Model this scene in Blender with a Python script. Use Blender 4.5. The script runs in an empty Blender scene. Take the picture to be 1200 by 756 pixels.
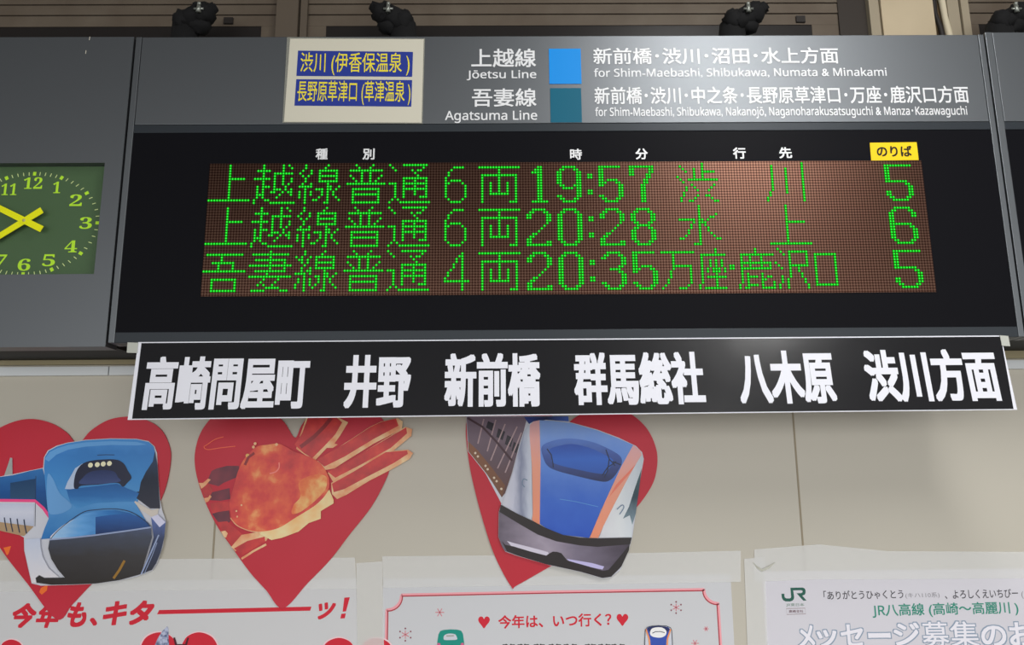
import bpy, bmesh, math, random
from mathutils import Vector, Matrix
from mathutils.geometry import tessellate_polygon

C = bpy.context.scene.collection
SC = bpy.context.scene
random.seed(4)

# ------------------------------------------------------------------ camera
YAW, PITCH, ROLL, FPX = 0.0097, 0.1944, -0.0083, 920.0
CAM = Vector((-0.143, -1.909, 1.6))
FWD = Vector((math.sin(YAW)*math.cos(PITCH), math.cos(YAW)*math.cos(PITCH), math.sin(PITCH)))
R0 = Vector((math.cos(YAW), -math.sin(YAW), 0))
U0 = R0.cross(FWD)
RGT = R0*math.cos(ROLL) + U0*math.sin(ROLL)
UPV = -R0*math.sin(ROLL) + U0*math.cos(ROLL)
cam_data = bpy.data.cameras.new('camera')
cam_data.sensor_width = 36.0
cam_data.sensor_fit = 'HORIZONTAL'
cam_data.lens = FPX/1200*36
cam_data.clip_start = 0.02
cam = bpy.data.objects.new('camera', cam_data)
C.objects.link(cam)
M = Matrix((RGT, UPV, -FWD)).transposed().to_4x4()
M.translation = CAM
cam.matrix_world = M
SC.camera = cam

# ------------------------------------------------------------------ light
world = bpy.data.worlds.new('hall_light')
SC.world = world
world.use_nodes = True
bg = world.node_tree.nodes['Background']
bg.inputs[0].default_value = (0.95, 0.98, 1.0, 1)
bg.inputs[1].default_value = 0.42

def area(name, loc, size, size_y, power, col=(1, 0.99, 0.97), target=None):
    d = bpy.data.lights.new(name, 'AREA')
    d.shape = 'RECTANGLE'
    d.size, d.size_y = size, size_y
    d.energy = power
    d.color = col
    o = bpy.data.objects.new(name, d)
    C.objects.link(o)
    o.location = loc
    if target is not None:
        o.rotation_euler = (Vector(target)-Vector(loc)).to_track_quat('-Z', 'Y').to_euler()
    return o
# rows of fluorescent tubes under the hall ceiling, running towards the wall
area('tube_light', (1.0, -2.05, 3.3), 0.26, 2.3, 54).rotation_euler = (0, 0, math.radians(28))
area('tube_light', (1.6, -6.0, 3.3), 0.3, 2.4, 24)
# the lit concourse further back
area('concourse_light', (-2.4, -9.5, 1.7), 5.0, 2.6, 195, target=(0, 0, 1.8))
area('concourse_light', (3.6, -9.5, 1.7), 5.0, 2.6, 195, target=(0, 0, 1.8))

SC.view_settings.view_transform = 'Standard'
SC.view_settings.look = 'None'
SC.view_settings.gamma = 1.0
SC.view_settings.use_curve_mapping = False
SC.view_settings.exposure = 0.0

# ------------------------------------------------------------------ helpers
def lin(c):
    c /= 255.0
    return c/12.92 if c <= 0.04045 else ((c+0.055)/1.055)**2.4
LEVEL = 0.78
def A(r, g, b, k=1.0):
    """colour of a surface that photographs as r, g, b under the hall's light"""
    return tuple(min(0.92, lin(v)/LEVEL*k) for v in (r, g, b)) + (1.0,)

MATS = {}
def mat(name, col, rough=0.6, metal=0.0, spec=0.22, emit=None, estr=0.0, coat=0.0, noise=None, bump=None):
    if name in MATS:
        return MATS[name]
    m = bpy.data.materials.new(name)
    m.use_nodes = True
    nt = m.node_tree
    b = nt.nodes['Principled BSDF']
    b.inputs['Base Color'].default_value = col
    b.inputs['Roughness'].default_value = rough
    b.inputs['Metallic'].default_value = metal
    b.inputs['Specular IOR Level'].default_value = spec
    b.inputs['Coat Weight'].default_value = coat
    b.inputs['Coat Roughness'].default_value = 0.08
    if emit:
        b.inputs['Emission Color'].default_value = emit
        b.inputs['Emission Strength'].default_value = estr
    if noise:
        cols, scale, detail = noise
        tc = nt.nodes.new('ShaderNodeTexCoord')
        n = nt.nodes.new('ShaderNodeTexNoise')
        n.inputs['Scale'].default_value = scale
        n.inputs['Detail'].default_value = detail
        nt.links.new(tc.outputs['Object'], n.inputs['Vector'])
        rp = nt.nodes.new('ShaderNodeValToRGB')
        el = rp.color_ramp.elements
        while len(el) < len(cols):
            el.new(0.5)
        for e, (p, c) in zip(el, cols):
            e.position = p
            e.color = c
        nt.links.new(n.outputs['Fac'], rp.inputs['Fac'])
        nt.links.new(rp.outputs['Color'], b.inputs['Base Color'])
    if bump:
        tc2 = nt.nodes.new('ShaderNodeTexCoord')
        n2 = nt.nodes.new('ShaderNodeTexNoise')
        n2.inputs['Scale'].default_value = bump[0]
        bp = nt.nodes.new('ShaderNodeBump')
        bp.inputs['Strength'].default_value = bump[1]
        bp.inputs['Distance'].default_value = bump[2]
        nt.links.new(tc2.outputs['Object'], n2.inputs['Vector'])
        nt.links.new(n2.outputs['Fac'], bp.inputs['Height'])
        nt.links.new(bp.outputs['Normal'], b.inputs['Normal'])
    MATS[name] = m
    return m

def print_mat(name, stops, axis=2, rough=0.35):
    """ink printed on paper: a colour run across the printed shape"""
    if name in MATS:
        return MATS[name]
    m = bpy.data.materials.new(name)
    m.use_nodes = True
    nt = m.node_tree
    b = nt.nodes['Principled BSDF']
    b.inputs['Roughness'].default_value = rough
    b.inputs['Specular IOR Level'].default_value = 0.22
    tc = nt.nodes.new('ShaderNodeTexCoord')
    sp = nt.nodes.new('ShaderNodeSeparateXYZ')
    nt.links.new(tc.outputs['Generated'], sp.inputs[0])
    rp = nt.nodes.new('ShaderNodeValToRGB')
    el = rp.color_ramp.elements
    while len(el) < len(stops):
        el.new(0.5)
    for e, (p, c) in zip(el, stops):
        e.position = p
        e.color = c
    nz = nt.nodes.new('ShaderNodeTexNoise')
    nz.inputs['Scale'].default_value = 6.0
    nt.links.new(tc.outputs['Generated'], nz.inputs['Vector'])
    ma = nt.nodes.new('ShaderNodeMath')
    ma.operation = 'MULTIPLY_ADD'
    ma.inputs[1].default_value = 0.22
    ma.inputs[2].default_value = -0.11
    nt.links.new(nz.outputs['Fac'], ma.inputs[0])
    ad = nt.nodes.new('ShaderNodeMath')
    ad.operation = 'ADD'
    nt.links.new(sp.outputs[axis], ad.inputs[0])
    nt.links.new(ma.outputs[0], ad.inputs[1])
    nt.links.new(ad.outputs[0], rp.inputs['Fac'])
    nt.links.new(rp.outputs['Color'], b.inputs['Base Color'])
    MATS[name] = m
    return m

def film_mat(name, col, amount, rough=0.3):
    if name in MATS:
        return MATS[name]
    m = bpy.data.materials.new(name)
    m.use_nodes = True
    nt = m.node_tree
    b = nt.nodes['Principled BSDF']
    b.inputs['Base Color'].default_value = col
    b.inputs['Roughness'].default_value = rough
    tr = nt.nodes.new('ShaderNodeBsdfTransparent')
    mx = nt.nodes.new('ShaderNodeMixShader')
    mx.inputs[0].default_value = amount
    nt.links.new(tr.outputs[0], mx.inputs[1])
    nt.links.new(b.outputs[0], mx.inputs[2])
    nt.links.new(mx.outputs[0], nt.nodes['Material Output'].inputs[0])
    MATS[name] = m
    return m

def glass_mat(name):
    m = bpy.data.materials.new(name)
    m.use_nodes = True
    nt = m.node_tree
    for n in list(nt.nodes):
        if n.type == 'BSDF_PRINCIPLED':
            nt.nodes.remove(n)
    tr = nt.nodes.new('ShaderNodeBsdfTransparent')
    gl = nt.nodes.new('ShaderNodeBsdfGlossy')
    gl.inputs['Roughness'].default_value = 0.03
    lw = nt.nodes.new('ShaderNodeLayerWeight')
    pw = nt.nodes.new('ShaderNodeMath')
    pw.operation = 'POWER'
    pw.inputs[1].default_value = 5.0
    nt.links.new(lw.outputs['Facing'], pw.inputs[0])
    fr = nt.nodes.new('ShaderNodeMath')
    fr.operation = 'MULTIPLY_ADD'
    fr.inputs[1].default_value = 0.5
    fr.inputs[2].default_value = 0.025
    nt.links.new(pw.outputs[0], fr.inputs[0])
    mx = nt.nodes.new('ShaderNodeMixShader')
    nt.links.new(fr.outputs[0], mx.inputs[0])
    nt.links.new(tr.outputs[0], mx.inputs[1])
    nt.links.new(gl.outputs[0], mx.inputs[2])
    nt.links.new(mx.outputs[0], nt.nodes['Material Output'].inputs[0])
    return m

ROOTLOC = {}
def root_of(o):
    while o.parent:
        o = o.parent
    return o

def tag(o, label=None, cat=None, group=None, kind=None):
    if label: o['label'] = label
    if cat: o['category'] = cat
    if group: o['group'] = group
    if kind: o['kind'] = kind
    return o

def thing(name, loc, label, cat, group=None):
    o = bpy.data.objects.new(name, None)
    o.empty_display_size = 0.05
    C.objects.link(o)
    o.location = loc
    ROOTLOC[o.name] = Vector(loc)
    return tag(o, label, cat, group)

def link_mesh(name, me, parent, materials):
    """world-space mesh -> one object, kept relative to its thing"""
    if not isinstance(materials, (list, tuple)):
        materials = [materials]
    me.name = name
    for m in materials:
        me.materials.append(m)
    o = bpy.data.objects.new(name, me)
    C.objects.link(o)
    if parent is not None:
        off = ROOTLOC[root_of(parent).name]
        me.transform(Matrix.Translation(-off))
        o.parent = parent
    else:
        # a thing of one mesh: origin at its own middle
        if me.vertices:
            mn = [min(v.co[i] for v in me.vertices) for i in range(3)]
            mx = [max(v.co[i] for v in me.vertices) for i in range(3)]
            c = Vector([(a+b)/2 for a, b in zip(mn, mx)])
            me.transform(Matrix.Translation(-c))
            o.location = c
            ROOTLOC[o.name] = c
    return o

class MB:
    """collects shapes into one mesh"""
    def __init__(s):
        s.v, s.f, s.mi, s.sm = [], [], [], []
    def add(s, verts, faces, mi=0, smooth=False):
        n = len(s.v)
        s.v += [tuple(p) for p in verts]
        for f in faces:
            s.f.append([i+n for i in f])
            s.mi.append(mi)
            s.sm.append(smooth)
        return s
    def box(s, x0, x1, y0, y1, z0, z1, mi=0):
        v = [(x0,y0,z0),(x1,y0,z0),(x1,y1,z0),(x0,y1,z0),(x0,y0,z1),(x1,y0,z1),(x1,y1,z1),(x0,y1,z1)]
        return s.add(v, [(0,3,2,1),(4,5,6,7),(0,1,5,4),(1,2,6,5),(2,3,7,6),(3,0,4,7)], mi)
    def tube(s, pts, rad, n=10, mi=0):
        pts = [Vector(p) for p in pts]
        rads = rad if isinstance(rad, (list, tuple)) else [rad]*len(pts)
        rings = []
        prev = None
        for i, p in enumerate(pts):
            t = (pts[min(i+1, len(pts)-1)]-pts[max(i-1, 0)]).normalized()
            if prev is None:
                a = Vector((0, 0, 1)) if abs(t.z) < 0.9 else Vector((1, 0, 0))
                u = t.cross(a).normalized()
            else:
                u = (prev-t*prev.dot(t)).normalized()
            prev = u
            w = t.cross(u)
            rings.append([p+(u*math.cos(2*math.pi*k/n)+w*math.sin(2*math.pi*k/n))*rads[i] for k in range(n)])
        v = [q for r in rings for q in r]
        f = []
        for i in range(len(rings)-1):
            for k in range(n):
                f.append((i*n+k, i*n+(k+1) % n, (i+1)*n+(k+1) % n, (i+1)*n+k))
        f.append(tuple(range(n))[::-1])
        f.append(tuple((len(rings)-1)*n+k for k in range(n)))
        return s.add(v, f, mi, True)
    def ball(s, c, r, nu=14, nv=9, mi=0, sc=(1, 1, 1)):
        v, f = [], []
        for i in range(nv+1):
            a = math.pi*i/nv
            for k in range(nu):
                b = 2*math.pi*k/nu
                v.append((c[0]+r*sc[0]*math.sin(a)*math.cos(b), c[1]+r*sc[1]*math.sin(a)*math.sin(b), c[2]+r*sc[2]*math.cos(a)))
        for i in range(nv):
            for k in range(nu):
                f.append((i*nu+k, i*nu+(k+1) % nu, (i+1)*nu+(k+1) % nu, (i+1)*nu+k))
        return s.add(v, f, mi, True)
    def sheet(s, pts, thick=0.0, back=None, mi=0):
        """polygon (world points lying on a sheet that faces -y), with its own thickness"""
        pts = [Vector(p) for p in pts]
        area2 = sum(pts[i].x*pts[(i+1) % len(pts)].z-pts[(i+1) % len(pts)].x*pts[i].z for i in range(len(pts)))
        if area2 < 0:
            pts = pts[::-1]
        flat = [Vector((p.x, p.z, 0)) for p in pts]
        tris = tessellate_polygon([flat])
        ff = []
        for t in tris:
            a, b, c = t
            cr = (flat[b]-flat[a]).cross(flat[c]-flat[a]).z
            ff.append((a, b, c) if cr > 0 else (a, c, b))
        n = len(pts)
        s.add(pts, ff, mi)
        if thick:
            bk = [p+Vector((0, thick, 0)) for p in pts]
            s.add(bk, [f[::-1] for f in ff], mi)
            s.add(pts+bk, [(i, n+i, n+(i+1) % n, (i+1) % n) for i in range(n)], mi)
        return s
    def strip(s, pts, wdt, mi=0, closed=False):
        """flat printed line of width wdt along world points"""
        pts = [Vector(p) for p in pts]
        n = len(pts)
        L, Rr = [], []
        for i, p in enumerate(pts):
            a = pts[i-1] if (i > 0 or closed) else p
            b = pts[(i+1) % n] if (i < n-1 or closed) else p
            t = (b-a).normalized()
            nn = Vector((-t.z, 0, t.x))*wdt/2
            L.append(p+nn); Rr.append(p-nn)
        m = n if closed else n-1
        return s.add(L+Rr, [(i, n+i, n+(i+1) % n, (i+1) % n) for i in range(m)], mi)
    def build(s, name, materials, parent=None, bevel=0.0):
        me = bpy.data.meshes.new(name)
        me.from_pydata(s.v, [], s.f)
        me.polygons.foreach_set('material_index', s.mi)
        me.polygons.foreach_set('use_smooth', s.sm)
        me.update()
        if bevel:
            bm = bmesh.new()
            bm.from_mesh(me)
            bmesh.ops.remove_doubles(bm, verts=bm.verts, dist=1e-6)
            es = [e for e in bm.edges if len(e.link_faces) == 2 and e.calc_face_angle(0) > 0.8]
            bmesh.ops.bevel(bm, geom=es, offset=bevel, segments=2, profile=0.5, affect='EDGES', clamp_overlap=True)
            bm.to_mesh(me)
            bm.free()
        return link_mesh(name, me, parent, materials)

def P(px, py, y=0.0):
    """point of the upright plane at depth y seen at px, py of the 1200 x 756 photograph"""
    d = FWD+RGT*((px-600)/FPX)-UPV*((py-378)/FPX)
    return CAM+d*((y-CAM.y)/d.y)

def smooth_px(pts, n=5, closed=True):
    """Catmull-Rom through the outline points"""
    out = []
    m = len(pts)
    for i in range(m if closed else m-1):
        p0 = pts[(i-1) % m] if closed or i > 0 else pts[i]
        p1, p2 = pts[i], pts[(i+1) % m]
        p3 = pts[(i+2) % m] if closed or i+2 < m else p2
        for k in range(n):
            t = k/n
            out.append(tuple(0.5*(2*b+(c-a)*t+(2*a-5*b+4*c-d)*t*t+(3*b-a-3*c+d)*t**3)
                             for a, b, c, d in zip(p0, p1, p2, p3)))
    if not closed:
        out.append(pts[-1])
    return out

def px_sheet(name, pts, y, m, parent, thick=0.0, smooth=False):
    if smooth:
        pts = smooth_px(pts)
    mb = MB()
    mb.sheet([P(a, b, y) for a, b in pts], thick)
    return mb.build(name, m, parent)

def plain(t):
    """Latin letters in the plainer sans-serif alphabet"""
    o = ''
    for ch in t:
        if 'A' <= ch <= 'Z': o += chr(0x1D5A0+ord(ch)-65)
        elif 'a' <= ch <= 'z': o += chr(0x1D5BA+ord(ch)-97)
        else: o += ch
    return o
def serif_digits(t):
    return ''.join(chr(0x1D7CE+ord(ch)-48) for ch in t)

def text_raw(body, shear=0.0):
    body = plain(body)
    cu = bpy.data.curves.new('lettering', 'FONT')
    cu.body = body
    cu.shear = shear
    cu.resolution_u = 4
    cu.fill_mode = 'FRONT'
    o = bpy.data.objects.new('lettering', cu)
    C.objects.link(o)
    bpy.context.view_layer.update()
    dg = bpy.context.evaluated_depsgraph_get()
    me = bpy.data.meshes.new_from_object(o.evaluated_get(dg))
    bpy.data.objects.remove(o)
    bpy.data.curves.remove(cu)
    me.materials.clear()
    xs = [v.co.x for v in me.vertices]
    ys = [v.co.y for v in me.vertices]
    return me, min(xs), max(xs), min(ys), max(ys)

def text_mb(mb, body, x0, x1, z0, z1, yfun, bold=0.0, shear=0.0, mi=0, xfun=None, ky=1.0):
    """ink of the text fills x0..x1, z0..z1; bold thickens every stroke by that much of an em"""
    me, a, b, c, d = text_raw(body, shear)
    bv = bold*ky
    a, b, c, d = a-bold, b+bold, c-bv, d+bv
    faces = [tuple(p.vertices) for p in me.polygons]
    st = (-1, -0.4, 0.4, 1) if bold > 0.03 else (-1, 0, 1)
    sh = [(0, 0)] if not bold else [(i*bold, k*bv) for i in st for k in st]
    for q, (sx, sy) in enumerate(sh):
        vs = []
        for v in me.vertices:
            u, w = (v.co.x+sx-a)/(b-a), (v.co.y+sy-c)/(d-c)
            x, z = x0+(x1-x0)*u, z0+(z1-z0)*w
            if xfun:
                z += xfun(u)
            vs.append((x, yfun(z)-q*4e-6, z))
        mb.add(vs, faces, mi)
    bpy.data.meshes.remove(me)
    return mb

def text_px(name, body, l, t, r, b, y, m, parent, bold=0.0, shear=0.0, dy=0.0):
    """text whose ink spans pixel box l, t, r, b on plane y; dy: how much lower (pixels) the right end sits"""
    cx, cy = (l+r)/2, (t+b)/2
    x0, x1 = P(l, cy, y).x, P(r, cy, y).x
    z1, z0 = P(cx, t, y).z, P(cx, b, y).z
    k = (P(cx, cy, y).z-P(cx, cy+1, y).z)*dy
    mb = MB()
    text_mb(mb, body, x0, x1, z0, z1, lambda z: y, bold, shear, xfun=lambda u: -(u-0.5)*k)
    return mb.build(name, m, parent)

def rect_pts(x0, x1, z0, z1, y):
    return [(x0, y, z0), (x1, y, z0), (x1, y, z1), (x0, y, z1)]

def disc_pts(cx, cz, r, y, n=24, rz=None):
    rz = rz or r
    return [(cx+r*math.cos(2*math.pi*k/n), y, cz+rz*math.sin(2*math.pi*k/n)) for k in range(n)]

# ------------------------------------------------------------------ materials
wall_m = mat('cream_wall_panel', A(172, 167, 155), 0.42, spec=0.4,
             noise=([(0.3, A(168, 163, 151)), (0.7, A(176, 171, 159))], 1.3, 2.0))
joint_m = mat('panel_joint', A(140, 130, 112), 0.8)
trim_m = mat('white_moulding', A(196, 200, 202), 0.4)
ledge_m = mat('beige_ledge', A(150, 140, 112), 0.6)
sash_m = mat('bronze_sash', A(88, 78, 68), 0.55, noise=([(0.25, A(80, 70, 60)), (0.75, A(94, 85, 74))], 9, 3))
sash_dark_m = mat('bronze_sash_shadow_gap', A(52, 44, 37), 0.7)
pane_m = mat('dark_window_pane', A(34, 31, 30), 0.35, spec=0.2)
pillar_m = mat('cream_painted_pillar', A(170, 155, 130), 0.6, noise=([(0.3, A(160, 146, 122)), (0.75, A(176, 162, 137))], 5, 4))
pillar_edge_m = mat('pillar_edge', A(140, 130, 112), 0.6)
crack_m = mat('sealant_line', A(95, 78, 55), 0.8)
cable_m = mat('black_cable', A(38, 34, 32), 0.5)
white_duct_m = mat('white_duct', A(185, 175, 152), 0.5)
floor_m = mat('grey_floor', (0.42, 0.41, 0.39, 1), 0.45)
ceil_m = mat('grey_ceiling', (0.09, 0.09, 0.09, 1), 0.8)

board_m = mat('grey_board_paint', (0.15, 0.161, 0.173, 1), 0.45, metal=0.85, spec=0.5)
post_m = mat('grey_post_paint', (0.16, 0.17, 0.18, 1), 0.42, metal=0.3)
rail_m = mat('slate_rail', (0.032, 0.038, 0.045, 1), 0.4, metal=0.2)
black_m = mat('black_display_window', (0.007, 0.007, 0.009, 1), 0.4, spec=0.035)
body_m = mat('black_board_body', (0.012, 0.012, 0.012, 1), 0.6)
gap_m = mat('black_gap', (0.006, 0.006, 0.006, 1), 0.8)
white_ink_m = mat('white_letters', (0.76, 0.77, 0.79, 1), 0.4, spec=0.8)
sky_blue_m = mat('sky_blue_square', A(20, 150, 240, 0.66), 0.45)
teal_m = mat('teal_square', A(14, 105, 132, 0.62), 0.45, spec=0.2)
yellow_m = mat('yellow_plate', A(238, 198, 18, 0.84), 0.45)
black_ink_m = mat('black_letters', A(26, 20, 14), 0.5)
paper_m = mat('white_paper', A(203, 203, 205, 0.86), 0.5, bump=(14, 0.15, 0.002))
lav_paper_m = mat('cool_white_paper', A(208, 206, 214, 0.84), 0.45, bump=(12, 0.15, 0.002))
cream_paper_m = mat('cream_notice_paper', A(200, 196, 180, 0.82), 0.5)
notice_blue_m = mat('notice_blue', A(42, 58, 142, 0.8), 0.5, spec=0.2)
notice_yellow_m = mat('notice_yellow', A(235, 218, 60, 0.78), 0.5)
banner_m = mat('glossy_black_banner', (0.014, 0.014, 0.016, 1), 0.22, spec=0.35, bump=(5, 0.12, 0.01))
banner_white_m = mat('banner_white', A(226, 227, 236, 0.8), 0.4)
tape_m = film_mat('clear_tape', A(226, 226, 224, 0.95), 0.4)
masking_m = mat('pale_masking_tape', A(190, 190, 180), 0.6)
heart_m = mat('red_heart_card', A(188, 42, 58), 0.38, noise=([(0.3, A(180, 36, 50, 0.9)), (0.75, A(194, 46, 66, 0.9))], 3, 2))
heart_edge_m = mat('heart_card_edge', A(170, 140, 125), 0.7)
print_white_m = mat('print_white', A(198, 200, 210, 0.9), 0.3)
red_ink_m = mat('red_ink', A(200, 36, 54, 0.9), 0.5)
pink_ink_m = mat('pink_ink', A(236, 150, 158), 0.5)
dkred_ink_m = mat('dark_red_ink', A(160, 50, 60), 0.5)

# ------------------------------------------------------------------ setting
def struct(name, mb, m, bevel=0.0):
    o = mb.build(name, m, None, bevel)
    o['kind'] = 'structure'
    return o
struct('wall_back', MB().box(-5.5, 5.5, 0.0, 0.2, 0.0, 3.6), wall_m)
struct('floor', MB().box(-5.5, 5.5, -9.0, 0.2, -0.1, 0.0), floor_m)
struct('ceiling', MB().box(-5.5, 5.5, -9.0, 0.2, 3.6, 3.7), ceil_m)
# cladding joints of the cream wall
j = MB()
for x in (-2.21, -0.827, 0.556, 1.94):
    j.box(x-0.0022, x+0.0022, -0.0006, 0.001, 0.0, 1.85)
struct('trim_3', j, joint_m)
struct('trim_1', MB().box(-5.4, -1.1035, -0.014, 0.0, 1.850, 1.871).box(-1.1005, 5.4, -0.014, 0.0, 1.850, 1.871), trim_m)
struct('trim_2', MB().box(-5.4, 5.4, -0.010, 0.0, 1.8765, 1.93), ledge_m)

def window(name, x0, x1, open_l, open_r):
    """bronze framed window with stepped head rails above a dark pane; x0..x1 is its dark pane"""
    z0, z1 = 2.70, 2.90
    o = struct(name, MB().box(x0, x1, -0.004, 0.0, z0, 2.783), pane_m)
    off = ROOTLOC[o.name]
    l, r = x0-open_l, x1+open_r
    mb = MB()
    mb.box(l, r, -0.006, 0.0, 2.783, 2.8135)
    mb.box(l, r, -0.008, 0.0, 2.8165, 2.8435)
    mb.box(l, r, -0.010, 0.0, 2.8465, 3.0)
    mb.box(l, r, -0.004, 0.0, 2.8135, 2.8165, 1)
    mb.box(l, r, -0.006, 0.0, 2.8435, 2.8465, 1)
    mb.box(l, x0, -0.0055, 0.0, z0, 2.783)
    mb.box(x1, r, -0.0055, 0.0, z0, 2.783)
    fr = mb.build('window_frame', [sash_m, sash_dark_m], o)
    return o
w1 = window('window_1', -2.4, -0.785, 0.03, 0.045)
w2 = window('window_2', -0.613, 0.685, 0.048, 0.072)
w3 = window('window_3', 1.135, 2.3, 0.039, 0.05)
for wobj, xs in ((w1, (-0.872,)), (w2, (0.655,))):
    for x in xs:
        MB().box(x-0.012, x+0.012, -0.012, -0.006, 2.788, 2.806).build('latch', cable_m, wobj)
mu = MB().box(-0.740, -0.683, -0.03, 0.0, 2.70, 3.0).box(-0.683, -0.679, -0.008, 0.0, 2.7, 3.0).box(-0.679, -0.661, -0.02, 0.0, 2.70, 3.0)
struct('trim_4', mu, mat('bronze_mullion', A(84, 75, 65), 0.55))
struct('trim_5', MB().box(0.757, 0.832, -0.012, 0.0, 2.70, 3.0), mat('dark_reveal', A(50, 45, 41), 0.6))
pm = MB().box(0.832, 0.858, -0.03, 0, 2.70, 3.0, 1).box(0.861, 1.0, -0.036, 0, 2.70, 3.0, 0)
pm.box(1.043, 1.073, -0.028, 0, 2.70, 3.0, 1).box(1.076, 1.096, -0.034, 0, 2.70, 3.0, 1).box(0.858, 0.861, -0.02, 0, 2.70, 3.0, 2).box(1.0, 1.043, -0.012, 0, 2.70, 3.0, 2).box(1.073, 1.076, -0.016, 0, 2.7, 3.0, 2)
struct('column', pm, [pillar_m, pillar_edge_m, crack_m])
ca = MB().tube([P(1091, -20, -0.03), P(1094, 2, -0.03), P(1096, 16, -0.032), P(1102, 32, -0.034), P(1106, 50, -0.034), P(1112, 70, -0.034)], [0.007, 0.0075, 0.006, 0.007, 0.0075, 0.0075])
tag(ca.build('electric_cable', cable_m), 'black cable running down the side of the cream pillar', 'cable')
ca = MB().tube([P(1098, -20, -0.022), P(1104, 3, -0.022), P(1107, 20, -0.022), P(1112, 40, -0.022), P(1118, 66, -0.022)], [0.009, 0.009, 0.008, 0.009, 0.009])
tag(ca.build('cable_duct', white_duct_m), 'pale cable duct beside the black cable on the pillar', 'cable')

# ------------------------------------------------------------------ departure board
FY = -0.25
t = thing('departure_board', (0, -0.13, 1.888), 'long grey departure board with a lit green train list and line names', 'departure board')
MB().box(-0.97, 0.962, -0.222, -0.002, 1.895, 2.592).build('housing', body_m, t)
MB().box(-0.990, -0.9765, FY, -0.2, 1.888, 2.605).build('post', board_m, t, bevel=0.0012)
MB().box(0.9665, 0.9795, FY, -0.2, 1.888, 2.605).build('post', board_m, t, bevel=0.0012)
hp = MB().box(-0.9755, 0.9655, FY+0.0006, -0.215, 2.3875, 2.6045).build('header_panel', board_m, t, bevel=0.001)
MB().box(-0.9765, 0.9665, FY+0.001, -0.2, 2.368, 2.3868).build('rail', rail_m, t, bevel=0.001)
MB().box(-0.9765, 0.9665, FY+0.001, -0.2, 1.888, 1.911).build('rail', rail_m, t, bevel=0.001)
win = MB().box(-0.9765, 0.9665, FY+0.003, -0.21, 1.911, 2.368).build('display_window', black_m, t)
HY = FY-0.0004
hdr = [('上越線', 552.3, 57, 628, 78.8, 0.013), ('Jōetsu Line', 547, 82.3, 628.5, 94, 0.012),
       ('吾妻線', 553, 103.6, 628.5, 125, 0.013), ('Agatsuma Line', 521.5, 129.6, 629.5, 144, 0.012),
       ('新前橋･渋川･沼田･水上方面', 695.3, 55.8, 982.5, 75, 0.012),
       ('for Shim-Maebashi, Shibukawa, Numata & Minakami', 696, 79.5, 1039, 91, 0.010),
       ('新前橋･渋川･中之条･長野原草津口･万座･鹿沢口方面', 696.7, 101.2, 1135, 121.5, 0.013),
       ('for Shim-Maebashi, Shibukawa, Nakanojō, Naganoharakusatsuguchi & Manza･Kazawaguchi', 697.5, 124.8, 1133.5, 138.5, 0.012)]
DY = {0: 0, 1: 0, 2: 0, 3: 0, 4: -2, 5: -1.5, 6: -1.5, 7: -1.8}
for i, (s, l, tp, r, b, bo) in enumerate(hdr):
    text_px('lettering', s, l, tp, r, b, HY, white_ink_m, hp, bold=bo)
MB().sheet(rect_pts(P(643.5, 78, HY).x, P(681, 78, HY).x, P(660, 98.3, HY).z, P(660, 57, HY).z, HY), 0.0003).build('colour_square', sky_blue_m, hp)
MB().sheet(rect_pts(P(645, 124, HY).x, P(681.5, 124, HY).x, 2.3885, P(660, 103.3, HY).z, HY), 0.0003).build('colour_square', teal_m, hp)
WY = FY+0.0026
for ch, l, tp, r, b in (('種', 370, 174, 384, 187), ('別', 425, 174, 439, 187), ('時', 668, 174.3, 682, 187.2), ('分', 744.7, 174, 759, 186.8), ('行', 859, 172.8, 874, 186), ('先', 913, 172.4, 928, 185.5)):
    text_px('column_heading', ch, l, tp, r, b, WY, white_ink_m, win, bold=0.022)
pl = px_sheet('platform_plate', [(1019.3, 167.3), (1074.2, 166.6), (1076.6, 187.6), (1021, 188)], WY-0.0012, yellow_m, win, thick=0.001)
# platform heading is printed on the plate
text_px('platform_heading', 'のりば', 1027.5, 170.8, 1068.5, 183.5, WY-0.0018, black_ink_m, win, bold=0.024)

# LED matrix: 256 x 48 dots
PT = 0.00625
LZ = 2.1412
LY = FY+0.0016
led_m = bpy.data.materials.new('unlit_led_matrix')
led_m.use_nodes = True
nt = led_m.node_tree
b = nt.nodes['Principled BSDF']
tc = nt.nodes.new('ShaderNodeTexCoord')
mp = nt.nodes.new('ShaderNodeVectorMath'); mp.operation = 'SCALE'
mp.inputs['Scale'].default_value = 1/PT
nt.links.new(tc.outputs['UV'], mp.inputs[0])
frc = nt.nodes.new('ShaderNodeVectorMath'); frc.operation = 'FRACTION'
nt.links.new(mp.outputs[0], frc.inputs[0])
sb = nt.nodes.new('ShaderNodeVectorMath'); sb.operation = 'SUBTRACT'
sb.inputs[1].default_value = (0.5, 0.5, 0)
nt.links.new(frc.outputs[0], sb.inputs[0])
ln = nt.nodes.new('ShaderNodeVectorMath'); ln.operation = 'LENGTH'
nt.links.new(sb.outputs[0], ln.inputs[0])
rp = nt.nodes.new('ShaderNodeValToRGB')
rp.color_ramp.elements[0].position = 0.30
rp.color_ramp.elements[0].color = (0.125, 0.069, 0.05, 1)
rp.color_ramp.elements[1].position = 0.52
rp.color_ramp.elements[1].color = (0.028, 0.0105, 0.0075, 1)
nt.links.new(ln.outputs['Value'], rp.inputs['Fac'])
nt.links.new(rp.outputs['Color'], b.inputs['Base Color'])
b.inputs['Roughness'].default_value = 0.34
b.inputs['Specular IOR Level'].default_value = 0.5
b.inputs['Metallic'].default_value = 1.0
mb = MB().box(-128*PT, 128*PT, LY, FY+0.0029, LZ-24.4*PT, LZ+24.4*PT)
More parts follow.
